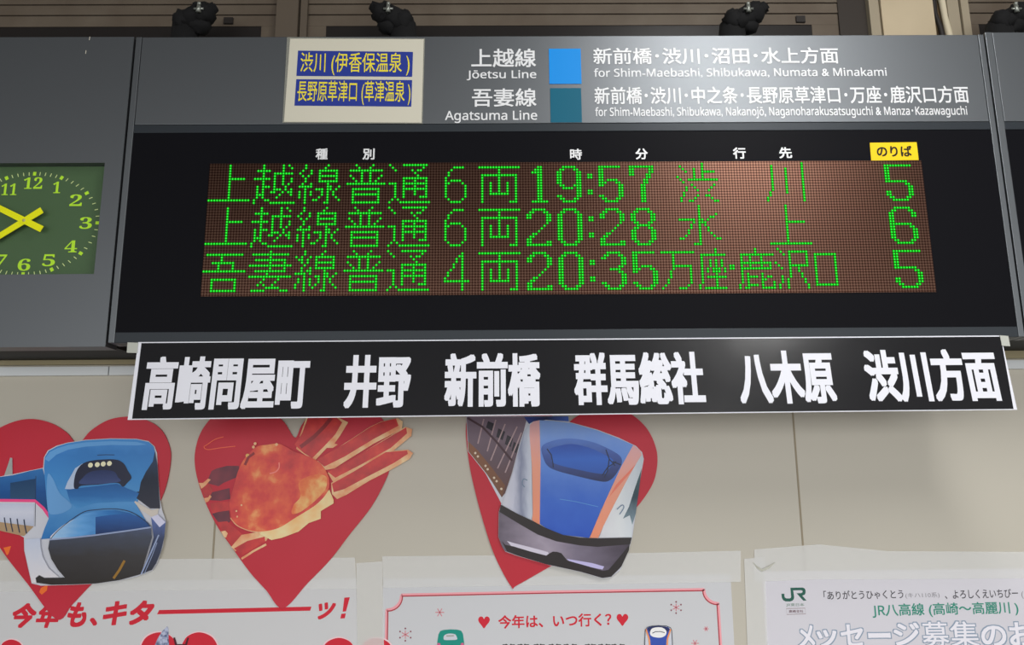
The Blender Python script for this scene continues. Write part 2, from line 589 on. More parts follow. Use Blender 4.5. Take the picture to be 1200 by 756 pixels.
lm = mb.build('led_matrix', led_m, win)
uvl = lm.data.uv_layers.new(name='dots')
for li, lp in enumerate(lm.data.loops):
    co = lm.data.vertices[lp.vertex_index].co+Vector((0, -0.13, 1.888))
    uvl.data[li].uv = (co.x+128*PT, LZ+24*PT-co.z+PT)

def rows(s):
    """'r:cols; ...' with a-b runs -> set of (row, col)"""
    out = set()
    for part in s.split(';'):
        part = part.strip()
        if not part: continue
        rr, cc = part.split(':')
        if '-' in rr:
            a, b2 = rr.split('-'); rl = range(int(a), int(b2)+1)
        else:
            rl = [int(rr)]
        for c in cc.split(','):
            c = c.strip()
            if '-' in c:
                a, b2 = c.split('-'); cl = range(int(a), int(b2)+1)
            else:
                cl = [int(c)]
            out |= {(r_, c_) for r_ in rl for c_ in cl}
    return out
G = dict(
 ue='0-12:7;5:7-12;13:0-14',
 ue2='0-13:6;6:7-12;14:0-14',
 koshi='0:3,10,12;1:3,10,13;2:1-5,10;3:3,7-13;4:3,7,10;5:0-5,7,10,13;6:3,7,10,13;7:3,7,10,12;8:1,3-5,7,11;9:1,3,7-9,11,13;10:1,3,6,7,10,12,13;11:1-3,9,13;12:1,3,8;13:0,4,5;14:0,6-14',
 sen='0:2,10;1:2,9;2:1,4,7-13;3:0,4,7,13;4:1,3,7-13;5:2,7,13;6:2,7-13;7:1,4,10;8:0-4,10,11,14;9:2,6-8,10,11,13;10:0,2,4,8,10,12;11:0,2,4,8,10,12;12:0,2,7,10,13;13:2,5,6,10,14;14:2,9,10',
 sen3='0:3,10;1:3,9;2:0,2,5,7-13;3:1,2,4,7,13;4:2,4,7-13;5:3,7,13;6:2,5,7-13;7:2,4,5,10;8:0-3,5,10,11,14;9:3,7,8,10,11,13;10:1,3,5,8,10,12;11:1,3,5,8,10,12;12:0,3,5,7,10,13;13:0,3,6,10,14;14:3,9,10',
 fu='0:3,9;1:4,8;2:1-12;3:5,8;4:1,5,8,12;5:2,5,8,11;6:3,5,8,10;7:0-13;9:2-11;10:2,11;11:2-11;12:2,11;13:2,11;14:2-11',
 tsu='0:0,5-13;1:1,12;2:2,8,10,11;3:9;4:10;5:5-13;6:5,9,13;7:0-2,5-13;8:2,5,9,13;9:2,5-13;10:2,5,9,13;11:2,5,9,13;12:2,5,11-13;13:1,3;14:0,4-14',
 n6='1:3-6;2:2;3:1;4:1;5:0;6:0,2-5;7:0,1,6;8-12:0,7;13:1,6;14:2-5',
 n4='1:6;2:5,6;3:4,6;4:4,6;5:3,6;6:3,6;7:2,6;8:1,6;9:1,6;10:0,6;11:0-8;12-14:6',
 ryo='1:0-14;2-3:7;4:1-13;5:1,7,13;6:1,7,13;7-10:1,4,7,10,13;11:1,4-10,13;12-13:1,13;14:1,11-13',
 d1='1:4,5;2:3-5;3:2-5;4-13:4,5;14:2-7',
 d9='1:2-6;2:1,2,6,7;3-7:0,1,7,8;8:1,2,6-8;9:2-5,7,8;10-11:7,8;12:0,1,7,8;13:1,2,6,7;14:2-6',
 co='4-5:0,1;10-11:0,1',
 d5='1:0-7;2-5:0,1;6:0,1,3-6;7:0-2,6,7;8:0,1,7,8;9-11:7,8;12:0,1,7,8;13:1,2,6,7;14:2-6',
 d7='1:0-8;2:0,1,7,8;3:0,1,7,8;4:0,1,6,7;5:6,7;6-7:5,6;8:4,5;9-14:4,5',
 d2='1:2-6;2:1,2,6,7;3-4:0,1,7,8;5:7,8;6:7;7:6;8:5;9:4;10:2,3;11:1,2;12:0,1;13:0,1,7,8;14:0-8',
 d0='1:2-6;2:1,2,6,7;3-12:0,1,7,8;13:1,2,6,7;14:2-6',
 d8='1:2-6;2:1,2,6,7;3-5:0,1,7,8;6:1,2,6,7;7:2-6;8:1,2,6,7;9-12:0,1,7,8;13:1,2,6,7;14:2-6',
 d3='1:2-6;2:1,2,6,7;3:0,1,7,8;4:7,8;5:7,8;6:6,7;7:3-6;8:6,7;9-11:7,8;12:0,1,7,8;13:1,2,6,7;14:2-6',
 w5='1:0-9;2-6:0,1;7:0-7;8:7,8;9-10:8,9;11-12:0,1,8,9;13:1,2,7,8;14:2-7',
 w6='1:2-7;2:1,2,7,8;3-4:0,1,8,9;5-6:0,1;7:0-7;8:0,1,7,8;9-12:0,1,8,9;13:1,2,7,8;14:2-7',
 shibu='0:9;1:1,9;2:2,6,9;3:3,6,9-13;4:6,9;5:0,6,9;6:1,4-14;7:2;8:5,13;9:3,6,12;10:3,7,11;11:2;12:2,7,10,11;13:1,6,12;14:1,4,5,13,14',
 kawa='0:13;1:2,13;2-10:2,7,13;11:1,7,13;12:1,13;13-14:0,13',
 mizu='0-13:7;14:5-7;3:13;4:11,12;5:0-5,8,10;6:5,8,9;7:4,9;8:4,10;9:3,10;10:3,11;11:2,12;12:0,1,13,14',
 go='1:1-13;2:6;3:6;4:3-10;5:5,10;6:5,10;7:0-14;10:3-11;11-13:3,11;14:3-11',
 tsuma='0:7;1:1-13;2:7;3:2-12;4:7,12;5:0-14;6:7,12;7:2-12;8:6;9:0-14;10:5,10;11:4,9;12:3,5,8;13:6-10;14:1-5,11-13',
 man='1:0-11;2-5:4;6:4-10;7:4,10;8-10:3,10;11-12:2,10;13:1,9;14:0,6-8',
 za='0-1:6;2:1-9;3:1;4-6:1,4,6,8;7:1,3,5-7,9;8:1,3,5-7,9;9:1,6;10:1,3-9;11-12:1,6;13:0,6;14:0,2-9',
 dot='6-7:0,1',
 shika='0-1:6;2:1-12;3-4:1,4,8;5:1-11;6:1,4,8,11;7:1-11;8:1;9:1,3,8;10:1,3-6,8,10,11;11:1,3,8,9;12:1,3,8,12;13:0,3-6,8,12;14:0,2,3,8-12',
 sawa='0:1;1:2,5-11;2:3,5,11;3-4:5,11;5:0,5,11;6:1,5-11;7:2,5,8;8:5,8;9:5,9;10:2,5,9;11:2,4,10;12:2,4,10;13:1,4,11;14:1,4,11',
 kuchi='2:0-7;3-12:0,7;13:0-7')
LINES = [
 ('green dot row for the 19:57 train', [('ue', 0), ('koshi', 16), ('sen', 32), ('fu', 49), ('tsu', 64), ('n6', 84), ('ryo', 96), ('d1', 113), ('d9', 124), ('co', 135), ('d5', 139), ('d7', 150), ('shibu', 167), ('kawa', 199), ('w5', 242)]),
 ('green dot row for the 20:28 train', [('ue', 0), ('koshi', 16), ('sen', 32), ('fu', 49), ('tsu', 64), ('n6', 84), ('ryo', 96), ('d2', 113), ('d0', 124), ('co', 135), ('d2', 139), ('d8', 150), ('mizu', 167), ('ue2', 199), ('w6', 242)]),
 ('green dot row for the 20:35 train', [('go', 0), ('tsuma', 16), ('sen3', 32), ('fu', 49), ('tsu', 64), ('n4', 84), ('ryo', 96), ('d2', 113), ('d0', 124), ('co', 135), ('d3', 139), ('d5', 150), ('man', 160), ('za', 173), ('dot', 184), ('shika', 187), ('sawa', 200), ('kuchi', 214), ('w5', 242)])]
core_m = mat('led_core_lit', (0.004, 0.02, 0.004, 1), 0.6, spec=0.0, emit=(0.04, 1.0, 0.055, 1), estr=1.25)
rim_m = mat('led_rim_lit', (0.002, 0.01, 0.002, 1), 0.6, spec=0.0, emit=(0.0, 0.33, 0.006, 1), estr=1.05)
for k, (lab, gl) in enumerate(LINES):
    mb = MB()
    for g, c0 in gl:
        for r_, c_ in rows(G[g]):
            x = (c_+c0-127.5)*PT
            z = LZ+(23.5-(r_+16*k))*PT
            y = LY-0.0003
            ring = [(x+PT*0.52*math.cos(q*math.pi/4+0.39), y, z+PT*0.52*math.sin(q*math.pi/4+0.39)) for q in range(8)]
            mid = [(x+PT*0.27*math.cos(q*math.pi/4+0.39), y-0.0006, z+PT*0.27*math.sin(q*math.pi/4+0.39)) for q in range(8)]
            mb.add(ring+mid, [(q, (q+1) % 8, 8+(q+1) % 8, 8+q) for q in range(8)], 0)
            mb.add(mid, [tuple(range(8))], 1)
    o = mb.build('led_text_row', [rim_m, core_m], win)
    o['label'] = lab

# the notice taped on the header
t = thing('paper_notice', (P(415, 95, -0.252).x, -0.252, P(415, 144, -0.252).z), 'white paper notice with two blue strips of yellow writing taped on the board header', 'notice')
px_sheet('laminate_edge', [(336.5, 43.5), (498, 45), (495.2, 145), (331, 144)], -0.2512, film_mat('laminate_film', A(150, 150, 140), 0.45), t, thick=0.0004)
px_sheet('paper_sheet', [(340, 45.3), (496.6, 46), (494, 143.8), (332.8, 142.8)], -0.2518, cream_paper_m, t, thick=0.0005)
b1 = px_sheet('blue_strip', [(349.3, 59.3), (484, 60.8), (483, 90), (347.3, 89)], -0.2522, notice_blue_m, t)
b2 = px_sheet('blue_strip', [(347.2, 92.8), (483, 93.8), (482, 125), (345, 123.8)], -0.2522, notice_blue_m, t)
text_px('lettering', '渋川 (伊香保温泉 )', 352, 61.5, 480, 88.3, -0.2526, notice_yellow_m, b1, bold=0.004, dy=1)
text_px('lettering', '長野原草津口 (草津温泉 )', 348.5, 94.6, 481, 123, -0.2526, notice_yellow_m, b2, bold=0.004, dy=1)

# ------------------------------------------------------------------ clock panel
CX, CZ = -1.2, 2.163
t = thing('station_clock', (CX, -0.13, 1.880), 'grey wall panel with a green faced clock, left of the departure board', 'clock')
x0, x1 = -1.4055, -0.9945
dx0, dx1, dz0, dz1 = CX-0.1665, CX+0.1665, 2.040, 2.2965
MB().box(x0+0.01, x1-0.01, -0.222, -0.002, 1.888, 2.595).build('housing', body_m, t)
mb = MB()
mb.box(x0, dx0, FY, -0.2, 1.880, 2.605).box(dx1, x1, FY, -0.2, 1.880, 2.605)
mb.box(dx0, dx1, FY, -0.2, 1.880, dz0).box(dx0, dx1, FY, -0.2, dz1, 2.605)
mb.build('panel', board_m, t)
dial_m = mat('dark_green_dial', A(66, 90, 60), 0.45, spec=0.3)
dialink_m = mat('lime_dial_ink', A(172, 218, 50), 0.5)
tick_m = mat('pale_tick_ink', A(205, 220, 150), 0.5)
hand_m = mat('lime_clock_hand', A(222, 250, 12), 0.45)
d = MB().box(dx0, dx1, -0.2285, -0.2225, dz0, dz1).build('dial', dial_m, t)
gm = glass_mat('clear_clock_glass')
MB().box(dx0+0.0005, dx1-0.0005, -0.2496, -0.2486, dz0+0.0005, dz1-0.0005).build('glass_cover', gm, t)
DYL = -0.2288
RX, RZ = 0.1518, 0.1167
def er(a, kx=RX, kz=RZ):
    return 1/math.sqrt((math.sin(a)/kx)**2+(math.cos(a)/kz)**2)
for k in range(60):
    a = math.radians(6*k)
    dr = Vector((math.sin(a), 0, math.cos(a)))
    sd = Vector((math.cos(a), 0, -math.sin(a)))
    r = er(a)
    c = Vector((CX, DYL, CZ))
    if k % 5 == 0:
        h, w2_ = 0.0044, 0.0036
        MB().add([c+dr*(r-h)-sd*w2_, c+dr*(r-h)+sd*w2_, c+dr*(r+h)+sd*w2_, c+dr*(r+h)-sd*w2_], [(0, 1, 2, 3)]).build('hour_mark', dialink_m, d)
    else:
        h, w2_ = 0.004, 0.0008
        MB().add([c+dr*(r-h)-sd*w2_, c+dr*(r-h)+sd*w2_, c+dr*(r+h)+sd*w2_, c+dr*(r+h)-sd*w2_], [(0, 1, 2, 3)]).build('minute_tick', tick_m, d)
NUM = {12: (-0.001, 0.0946), 1: (0.053, 0.084), 2: (0.099, 0.0534), 3: (0.126, 0), 4: (0.0986, -0.054), 5: (0.053, -0.0855), 6: (0, -0.0955),
       7: (-0.053, -0.0855), 8: (-0.0986, -0.054), 9: (-0.126, 0), 10: (-0.097, 0.0534), 11: (-0.053, 0.08)}
for n, (ox, oz) in NUM.items():
    hw = 0.021 if n in (10, 12) else (0.0175 if n == 11 else (0.0085 if n == 1 else 0.0138))
    hh = 0.0136
    mb = MB()
    text_mb(mb, serif_digits(str(n)), CX+ox-hw, CX+ox+hw, CZ+oz-hh, CZ+oz+hh, lambda z: DYL, 0.0)
    mb.build('numeral', dialink_m, d)
def hand(name, ang, L, tail, w, y):
    a = math.radians(ang)
    dr = Vector((math.sin(a), 0, math.cos(a)))
    sd = Vector((math.cos(a), 0, -math.sin(a)))
    c = Vector((CX-0.0005, y, CZ+0.001))
    mb = MB().sheet([c-dr*tail-sd*w, c-dr*tail+sd*w, c+dr*L+sd*w*0.85, c+dr*L-sd*w*0.85], 0.0008)
    return mb.build(name, hand_m, t)
hand('hour_hand', 235.5, 0.078, 0.043, 0.0076, -0.2445)
hand('minute_hand', 296.5, 0.104, 0.046, 0.0074, -0.2462)
MB().tube([(CX-0.0005, -0.2474, CZ+0.001), (CX-0.0005, -0.2285, CZ+0.001)], 0.0034, 14).build('hub', mat('beige_hub', A(190, 180, 110), 0.4), t)
# small scuffs on the panel paint
sc = MB()
for a, b2 in (((105.3, 43), (104.6, 47)), ((100.8, 59), (100.4, 63))):
    sc.strip([P(a[0], a[1], FY-0.0002), P(b2[0], b2[1], FY-0.0002)], 0.0014)
sc.build('scuff', mat('bare_scuff', A(190, 185, 170), 0.6), t)

# ------------------------------------------------------------------ next board on the right
t = thing('departure_board', (1.968, -0.13, 1.888), 'second grey departure board at the right edge, only its left end showing', 'departure board')
X0 = 0.9832
MB().box(X0+0.02, X0+1.95, -0.222, -0.002, 1.895, 2.598).build('housing', body_m, t)
MB().box(X0, X0+0.0165, FY, -0.2, 1.888, 2.611).build('post', board_m, t, bevel=0.0012)
MB().box(X0+1.953, X0+1.97, FY, -0.2, 1.888, 2.611).build('post', board_m, t, bevel=0.0012)
MB().box(X0+0.0175, X0+1.952, FY+0.0006, -0.215, 2.3875, 2.6105).build('header_panel', board_m, t, bevel=0.001)
MB().box(X0+0.0165, X0+1.953, FY+0.001, -0.2, 2.368, 2.3868).build('rail', rail_m, t, bevel=0.001)
MB().box(X0+0.0165, X0+1.953, FY+0.001, -0.2, 1.888, 1.911).build('rail', rail_m, t, bevel=0.001)
MB().box(X0+0.0165, X0+1.953, FY+0.003, -0.21, 1.911, 2.368).build('display_window', black_m, t)

# ------------------------------------------------------------------ clamps above the boards
clamp_m = mat('black_rubber_clamp', A(19, 19, 20), 0.85, spec=0.25)
bolt_m = mat('dull_steel_bolt', A(135, 138, 132), 0.35, metal=0.6)
def lumpy(mb, amp):
    mb.v = [(x+random.uniform(-amp, amp), y+random.uniform(-amp, amp), z+random.uniform(-amp, amp)) for x, y, z in mb.v]
    return mb
def clamp(px, flip, label):
    y = -0.12
    q = lambda ax, ay: P(px+flip*ax, ay, y)
    base = P(px, 60, y)
    ZT = 2.606 if px < 1100 else 2.612
    t = thing('cable_clamp', (base.x, y, ZT), label, 'clamp', 'black clamps along the top of the boards')
    a = q(-13, 25); bq = q(10, 16)
    mb = MB()
    mb.tube([(a.x, y+0.02, ZT), (a.x, y+0.02, 2.65), (a.x, y+0.01, a.z)], [0.042, 0.038, 0.03], 14)
    mb.build('foot', clamp_m, t)
    mb = MB()
    mb.ball((a.x, y, a.z), 0.026, sc=(1, 1.1, 1.1))
    mb.tube([(a.x, y, a.z-0.008), ((a.x+bq.x)/2, y, (a.z+bq.z)/2), (bq.x, y, bq.z)], [0.026, 0.024, 0.026], 12)
    mb.ball((bq.x, y, bq.z), 0.028, sc=(1.1, 1, 1.05))
    e = q(25, 8)
    mb.tube([(bq.x, y, bq.z), (e.x, y, e.z)], [0.02, 0.012], 10)
    mb.ball(((a.x+bq.x)/2+flip*0.008, y+0.01, (a.z+bq.z)/2-0.018), 0.026, sc=(1.3, 1, 0.9))
    lumpy(mb, 0.0035).build('clamp_body', clamp_m, t)
    bo = P(px+flip*5, 9, y-0.03)
    mb = MB()
    mb.tube([(bo.x, y-0.03, bo.z-0.012), (bo.x, y-0.03, bo.z+0.009)], [0.0065, 0.0045], 6)
    mb.tube([(bo.x-0.012, y-0.03, bo.z-0.003), (bo.x+0.012, y-0.03, bo.z-0.003)], [0.003, 0.003], 8)
    mb.ball((bo.x, y-0.03, bo.z+0.011), 0.005)
    mb.build('wing_bolt', bolt_m, t)
clamp(228, 1, 'black clamp with a dull bolt on top of the board, left of the paper notice')
clamp(460, -1, 'black clamp with a silver wing bolt just above the paper notice')
clamp(872, 1, 'black clamp with a silver bolt, just left of the cream pillar')
clamp(1186, 1, 'black clamp at the top right corner, right of the cream pillar')

# ------------------------------------------------------------------ station name banner
def by(z):
    return -0.2545-(1.888-z)*0.14
def PB(px, py):
    y = -0.262
    for _ in range(6):
        y = by(P(px, py, y).z)
    return P(px, py, y)
t = thing('station_banner', (0, -0.262, PB(600, 487).z), 'long glossy black banner of white station names hanging under the departure board', 'banner')
N = 40
def banner_sheet(name, L, Rr, off, m, thick):
    """L, Rr: (top, bottom) pixel corners of each end; a gently rippling strip"""
    mb = MB()
    tl, bl, tr, br = PB(*L[0]), PB(*L[1]), PB(*Rr[0]), PB(*Rr[1])
    v, f = [], []
    for i in range(N+1):
        u = i/N
        a, b_ = tl.lerp(tr, u), bl.lerp(br, u)
        for k in range(4):
            p = a.lerp(b_, k/3)
            p = p+Vector((0, -off, 0))
            v.append(p)
    for i in range(N):
        for k in range(3):
            f.append((i*4+k, i*4+k+1, (i+1)*4+k+1, (i+1)*4+k))
    mb.add(v, f)
    w = [Vector(p)+Vector((0, thick, 0)) for p in v]
    mb.add(w, [q[::-1] for q in f])
    return mb.build(name, m, t)
banner_sheet('paper_sheet', ((162, 401), (149.5, 492.2)), ((1173, 393.2), (1192, 480.3)), 0.0, banner_white_m, 0.0006)
bl = banner_sheet('black_field', ((166, 402.2), (155, 490.8)), ((1172.5, 394.6), (1187.5, 479.2)), 0.0007, banner_m, 0.0003)
for s, l, tp, r, b in (('高崎問屋町', 169.5, 417.5, 362, 480), ('井野', 403.8, 416, 481.5, 478.5), ('新前橋', 521, 414, 633.3, 477), ('群馬総社', 672.5, 412.8, 825, 474.5), ('八木原', 865, 411, 977.5, 473.2), ('渋川方面', 1013.5, 409.5, 1169.5, 471)):
    x0, x1 = PB(l, (tp+b)/2).x, PB(r, (tp+b)/2).x
    z1, z0 = PB((l+r)/2, tp).z, PB((l+r)/2, b).z
    k = (x1-x0)*0.011/1.0
    mb = MB()
    text_mb(mb, s, x0, x1, z0, z1, lambda z: by(z)-0.0013, bold=0.042, ky=0.6)
    mb.build('station_name', banner_white_m, bl)
px_t = mat('grey_tape', A(182, 184, 176, 0.8), 0.5)
mb = MB().sheet([PB(*p)+Vector((0, -0.002, 0)) for p in ((150, 401.5), (162.3, 401.8), (161.2, 414), (149, 413.5))], 0.0008)
mb.build('tape_tab', px_t, t)
mb = MB().sheet([PB(*p)+Vector((0, -0.002, 0)) for p in ((1171, 393.2), (1181, 394), (1183.2, 406), (1173.5, 405.3))], 0.0008)
mb.build('tape_tab', px_t, t)

# ------------------------------------------------------------------ hearts with pictures
HT = -0.0045       # face of the heart cards
def heart(name, pts, cx, label):
    t = thing(name, (P(cx, 600, 0).x, 0, P(cx, 700, 0).z), label, 'wall decoration')
    hp_ = smooth_px(pts, 6)
    mb = MB()
    mb.sheet([P(a, b_, HT) for a, b_ in hp_], 0.0036)
    mb.build('heart_card', heart_m, t)
    return t
class Pic:
    def __init__(s, parent, y0):
        s.p, s.y, s.n = parent, y0, 0
    def lay(s, name, pts, m, smooth=False, parent=None, thick=0.0):
        s.n += 1
        return px_sheet(name, pts, s.y-0.00016*s.n, m, parent or s.p, thick, smooth)
    def line(s, name, pts, w, m, parent=None, smooth=False):
        s.n += 1
        y = s.y-0.00016*s.n
        if smooth:
            pts = smooth_px(pts, 5, closed=False)
        return MB().strip([P(a, b_, y) for a, b_ in pts], w).build(name, m, parent or s.p)
    def dots(s, name, pts, r, m, parent=None):
        s.n += 1
        y = s.y-0.00016*s.n
        mb = MB()
        for a, b_ in pts:
            c = P(a, b_, y)
            mb.sheet(disc_pts(c.x, c.z, r, y, 14))
        return mb.build(name, m, parent or s.p)

# --- heart with the blue long-nosed train
t = heart('train_heart', [(66, 726), (84, 709), (102, 690), (140, 651), (172, 613), (192, 577), (200, 538), (196, 516), (185, 500), (165, 490), (145, 488.5), (125, 493), (106, 505), (91, 520), (78, 507), (60, 496), (37, 491), (14, 495), (-8, 507), (-22, 528), (-27, 560), (-19, 602), (0, 642), (32, 684)], 75,
          'red heart card with a cut-out photo of a blue long-nosed bullet train')
p = Pic(t, HT-0.0014)
pic = p.lay('train_cutout', [(-10, 560), (0, 558.6), (5, 557.5), (12, 536.5), (14.2, 536.8), (14.6, 556), (35, 551.5), (50.5, 548.3), (51.5, 536), (56, 528), (66, 522.5), (79, 518.8), (100, 515.5), (130, 513.8), (160, 514.3), (174, 517), (181, 523), (184, 531), (185.5, 560), (187.5, 585), (190, 598), (194.5, 611), (191, 640), (184, 661), (178.5, 669), (160, 676), (140, 680.5), (112, 684.3), (84, 685.5), (48, 686.5), (37, 683.8), (32.5, 664), (28.3, 645), (28, 630), (20, 625.5), (0, 622), (-10, 620)], print_white_m, thick=0.001)
p.n = 1
car = p.lay('car_side', [(-10, 560), (0, 559), (15, 557), (35, 552), (50, 549), (53, 560), (56, 582), (58, 603), (50, 594), (42, 586), (0, 585), (-10, 585)], print_mat('car_blue', [(0, A(22, 62, 110)), (0.5, A(25, 75, 135)), (1, A(45, 105, 165))]), parent=pic)
p.lay('car_window_band', [(12, 566), (41.5, 561), (41, 584.5), (12, 584)], print_mat('car_window', [(0, A(40, 72, 105)), (1, A(25, 58, 95))]), parent=pic)
p.line('car_door_line', [(42, 558), (41, 617)], 0.0012, mat('print_dark_line', A(45, 52, 72), 0.4), parent=pic)
p.line('car_stripe', [(-10, 586.3), (0, 586.5), (41, 587), (51, 596), (58, 606)], 0.0066, mat('print_magenta', A(222, 72, 128), 0.35), parent=pic)
p.lay('car_skirt', [(-10, 590), (0, 590), (40, 590.5), (39.5, 616.5), (0, 611.5), (-10, 611)], print_mat('car_skirt_grey', [(0, A(170, 176, 196)), (0.6, A(192, 195, 210)), (1, A(178, 184, 204))]), parent=pic)
p.lay('car_underframe', [(-10, 611), (0, 612), (39.5, 617), (28, 628.5), (0, 622), (-10, 620.5)], mat('print_beige', A(160, 134, 104), 0.4), parent=pic)
for a in (5, 12, 20, 28):
    p.line('underframe_bracket', [(a, 606+a*0.1), (a+1, 613+a*0.1), (a+3, 622+a*0.12)], 0.0026, MATS['print_dark_line'], parent=pic)
p.lay('pantograph_fin', [(5, 557), (12, 537), (14, 537.2), (14.4, 556)], mat('print_grey', A(150, 155, 152), 0.4), parent=pic)
body = p.lay('nose_roof', [(51.5, 549), (52.5, 536), (57, 528.6), (67, 523.3), (79, 519.5), (100, 516.2), (130, 514.5), (160, 515), (174, 518), (180, 523.5), (181.5, 530), (180, 540), (173, 552), (168, 562), (165, 576), (160, 592), (172, 612), (176, 620), (112, 627), (48, 632), (52, 620), (57, 608), (55, 590)], print_mat('nose_blue', [(0, A(42, 108, 172)), (0.35, A(78, 140, 196)), (0.6, A(60, 128, 190)), (0.85, A(52, 116, 182)), (1, A(66, 132, 196))]), parent=pic)
p.lay('roof_edge', [(52.5, 538), (58, 530), (68, 525), (80, 521.5), (100, 518.5), (130, 517), (160, 518), (172, 521), (160, 522), (130, 521.5), (100, 523.5), (80, 527), (66, 533), (57, 541)], mat('print_pale_blue', A(92, 150, 206), 0.35), parent=pic)
p.lay('side_window', [(181.5, 529), (184.5, 545), (185.5, 562), (186.8, 585), (187.5, 596), (176, 596), (164, 587), (152, 578.5), (163, 576), (165, 565), (171, 553), (179, 541)], print_mat('print_navy_window', [(0, A(45, 46, 60)), (0.5, A(26, 34, 52)), (1, A(40, 62, 92))]), parent=pic)
p.lay('window_reflection', [(154, 584), (166, 592), (178, 598), (186, 596), (184, 606), (192, 611), (178, 606), (164, 597)], mat('print_cream_glint', A(196, 188, 180), 0.35), parent=pic)
p.lay('cheek_glint', [(56, 556), (62, 561), (70, 578), (84, 592), (76, 600), (64, 603), (57, 600), (55, 580)], mat('print_light_blue', A(98, 150, 202), 0.35), parent=pic, smooth=True)
p.lay('windshield_glint', [(76, 573), (79, 565), (88, 549), (97, 543), (92, 556), (89, 574)], mat('print_ice', A(170, 186, 212), 0.35), parent=pic)
p.lay('cowl', [(78, 574), (93, 572), (137, 567), (150, 573), (163, 578), (158, 588), (140, 588), (110, 590), (90, 596), (82, 588)], print_mat('cowl_blue', [(0, A(70, 138, 196)), (0.5, A(42, 104, 168)), (1, A(32, 88, 150))]), parent=pic)
ws = p.lay('windshield_frame', [(86.5, 571), (88, 557), (93, 547), (101, 541.5), (115, 539), (135, 538.6), (144.5, 543), (150, 552), (154, 560), (149, 566), (144, 570.5), (137, 566), (115, 568), (95, 569.5), (91, 573)], mat('print_black_navy', A(32, 36, 58), 0.3), parent=pic, smooth=True)
p.lay('windshield', [(95, 567.5), (98, 559), (106, 553), (120, 551), (133, 552.5), (138, 559), (138.5, 565)], print_mat('glass_navy', [(0, A(58, 72, 118)), (1, A(36, 48, 88))]), parent=pic, smooth=True)
p.dots('headlight', [(106, 545.2), (114, 544.6), (121, 543.8), (128.2, 543.2)], 0.0058, mat('print_lamp_cream', A(226, 216, 184), 0.3), parent=pic)
p.line('roof_line', [(114, 533.5), (124, 533), (134, 533.2)], 0.0014, MATS['print_dark_line'], parent=pic)
p.lay('nose_highlight', [(59, 631), (66, 622), (78, 613), (95, 605), (102, 606), (94, 616), (84, 625), (78, 631)], smooth=True, m=print_mat('nose_shine', [(0, A(205, 205, 215)), (1, A(150, 182, 215))]), parent=pic)
p.lay('nose_top', [(60, 631), (72, 619), (95, 603), (112, 599), (135, 598), (152, 601.5), (166, 609.5), (175, 617), (150, 621), (112, 626), (84, 629.5)], print_mat('nose_top_blue', [(0, A(150, 186, 220)), (0.3, A(92, 152, 208)), (0.55, A(44, 112, 178)), (1, A(26, 66, 126))], axis=0), parent=pic)
p.lay('nose_panel', [(112, 606), (130, 603.5), (150, 602), (164, 606), (174, 613), (176, 618.5), (150, 622), (112, 627)], print_mat('nose_dark_blue', [(0, A(24, 44, 88)), (1, A(38, 90, 158))]), parent=pic)
p.line('nose_seam', [(59, 632), (70, 620), (95, 601.5), (112, 597.5), (135, 596.5), (153, 600), (168, 609), (176.5, 617)], 0.0016, MATS['print_dark_line'], parent=pic, smooth=True)
p.lay('nose_underside', [(58, 633), (84, 630.5), (112, 627.5), (150, 622), (177, 618.5), (178, 630), (172, 650), (165, 673), (140, 680), (112, 684), (84, 685), (60, 685.5), (43, 683), (42, 677.5), (46, 674.5), (52, 677.5), (76, 677), (68, 668), (60, 655), (56.5, 643)], print_mat('nose_black', [(0, A(40, 36, 34)), (0.5, A(52, 50, 52)), (0.85, A(62, 68, 84)), (1, A(70, 80, 108))]), parent=pic)
p.line('nose_ridge', [(58, 632.5), (84, 630.3), (112, 627.2), (150, 622), (177, 618)], 0.0034, mat('print_steel', A(138, 152, 186), 0.3), parent=pic)
p.line('nose_streak', [(133, 678), (140, 668), (146, 657)], 0.006, mat('print_ochre', A(142, 104, 42), 0.4), parent=pic)
p.lay('skirt_white', [(29, 632), (47, 631), (47.5, 641), (50, 653), (57, 666), (69, 676.5), (52, 677), (46, 674), (41.5, 677.5), (42.5, 683), (37.5, 683), (33.2, 664), (29.2, 646)], print_mat('skirt_shade', [(0, A(206, 202, 206)), (0.5, A(196, 198, 210)), (1, A(182, 190, 210))]), parent=pic)
p.lay('side_fairing', [(177, 606), (186, 605), (194, 611.5), (192.5, 630), (188, 648), (183, 660), (178, 668), (166, 672.5), (174, 650), (180, 630)], print_mat('fairing_navy', [(0, A(36, 38, 48)), (0.6, A(48, 58, 88)), (1, A(90, 110, 170))]), parent=pic)
p.lay('fairing_panel', [(177, 606), (185, 603), (194, 612), (187, 618)], mat('print_lavender', A(196, 196, 220), 0.35), parent=pic)
p.line('fairing_rail', [(165.5, 673), (175, 652), (186, 627)], 0.0034, MATS['print_steel'], parent=pic)
p.line('fairing_rail', [(169, 672.5), (178, 652), (184, 636)], 0.0015, MATS['print_steel'], parent=pic)
p2 = Pic(t, HT)
om = mat('print_orange', A(228, 104, 42), 0.4)
p2.lay('orange_patch', [(4, 642), (13, 640), (10, 649), (8, 651)], om)
p2.lay('orange_patch', [(48, 689), (56, 685), (55, 692), (49, 697), (46, 694)], om)

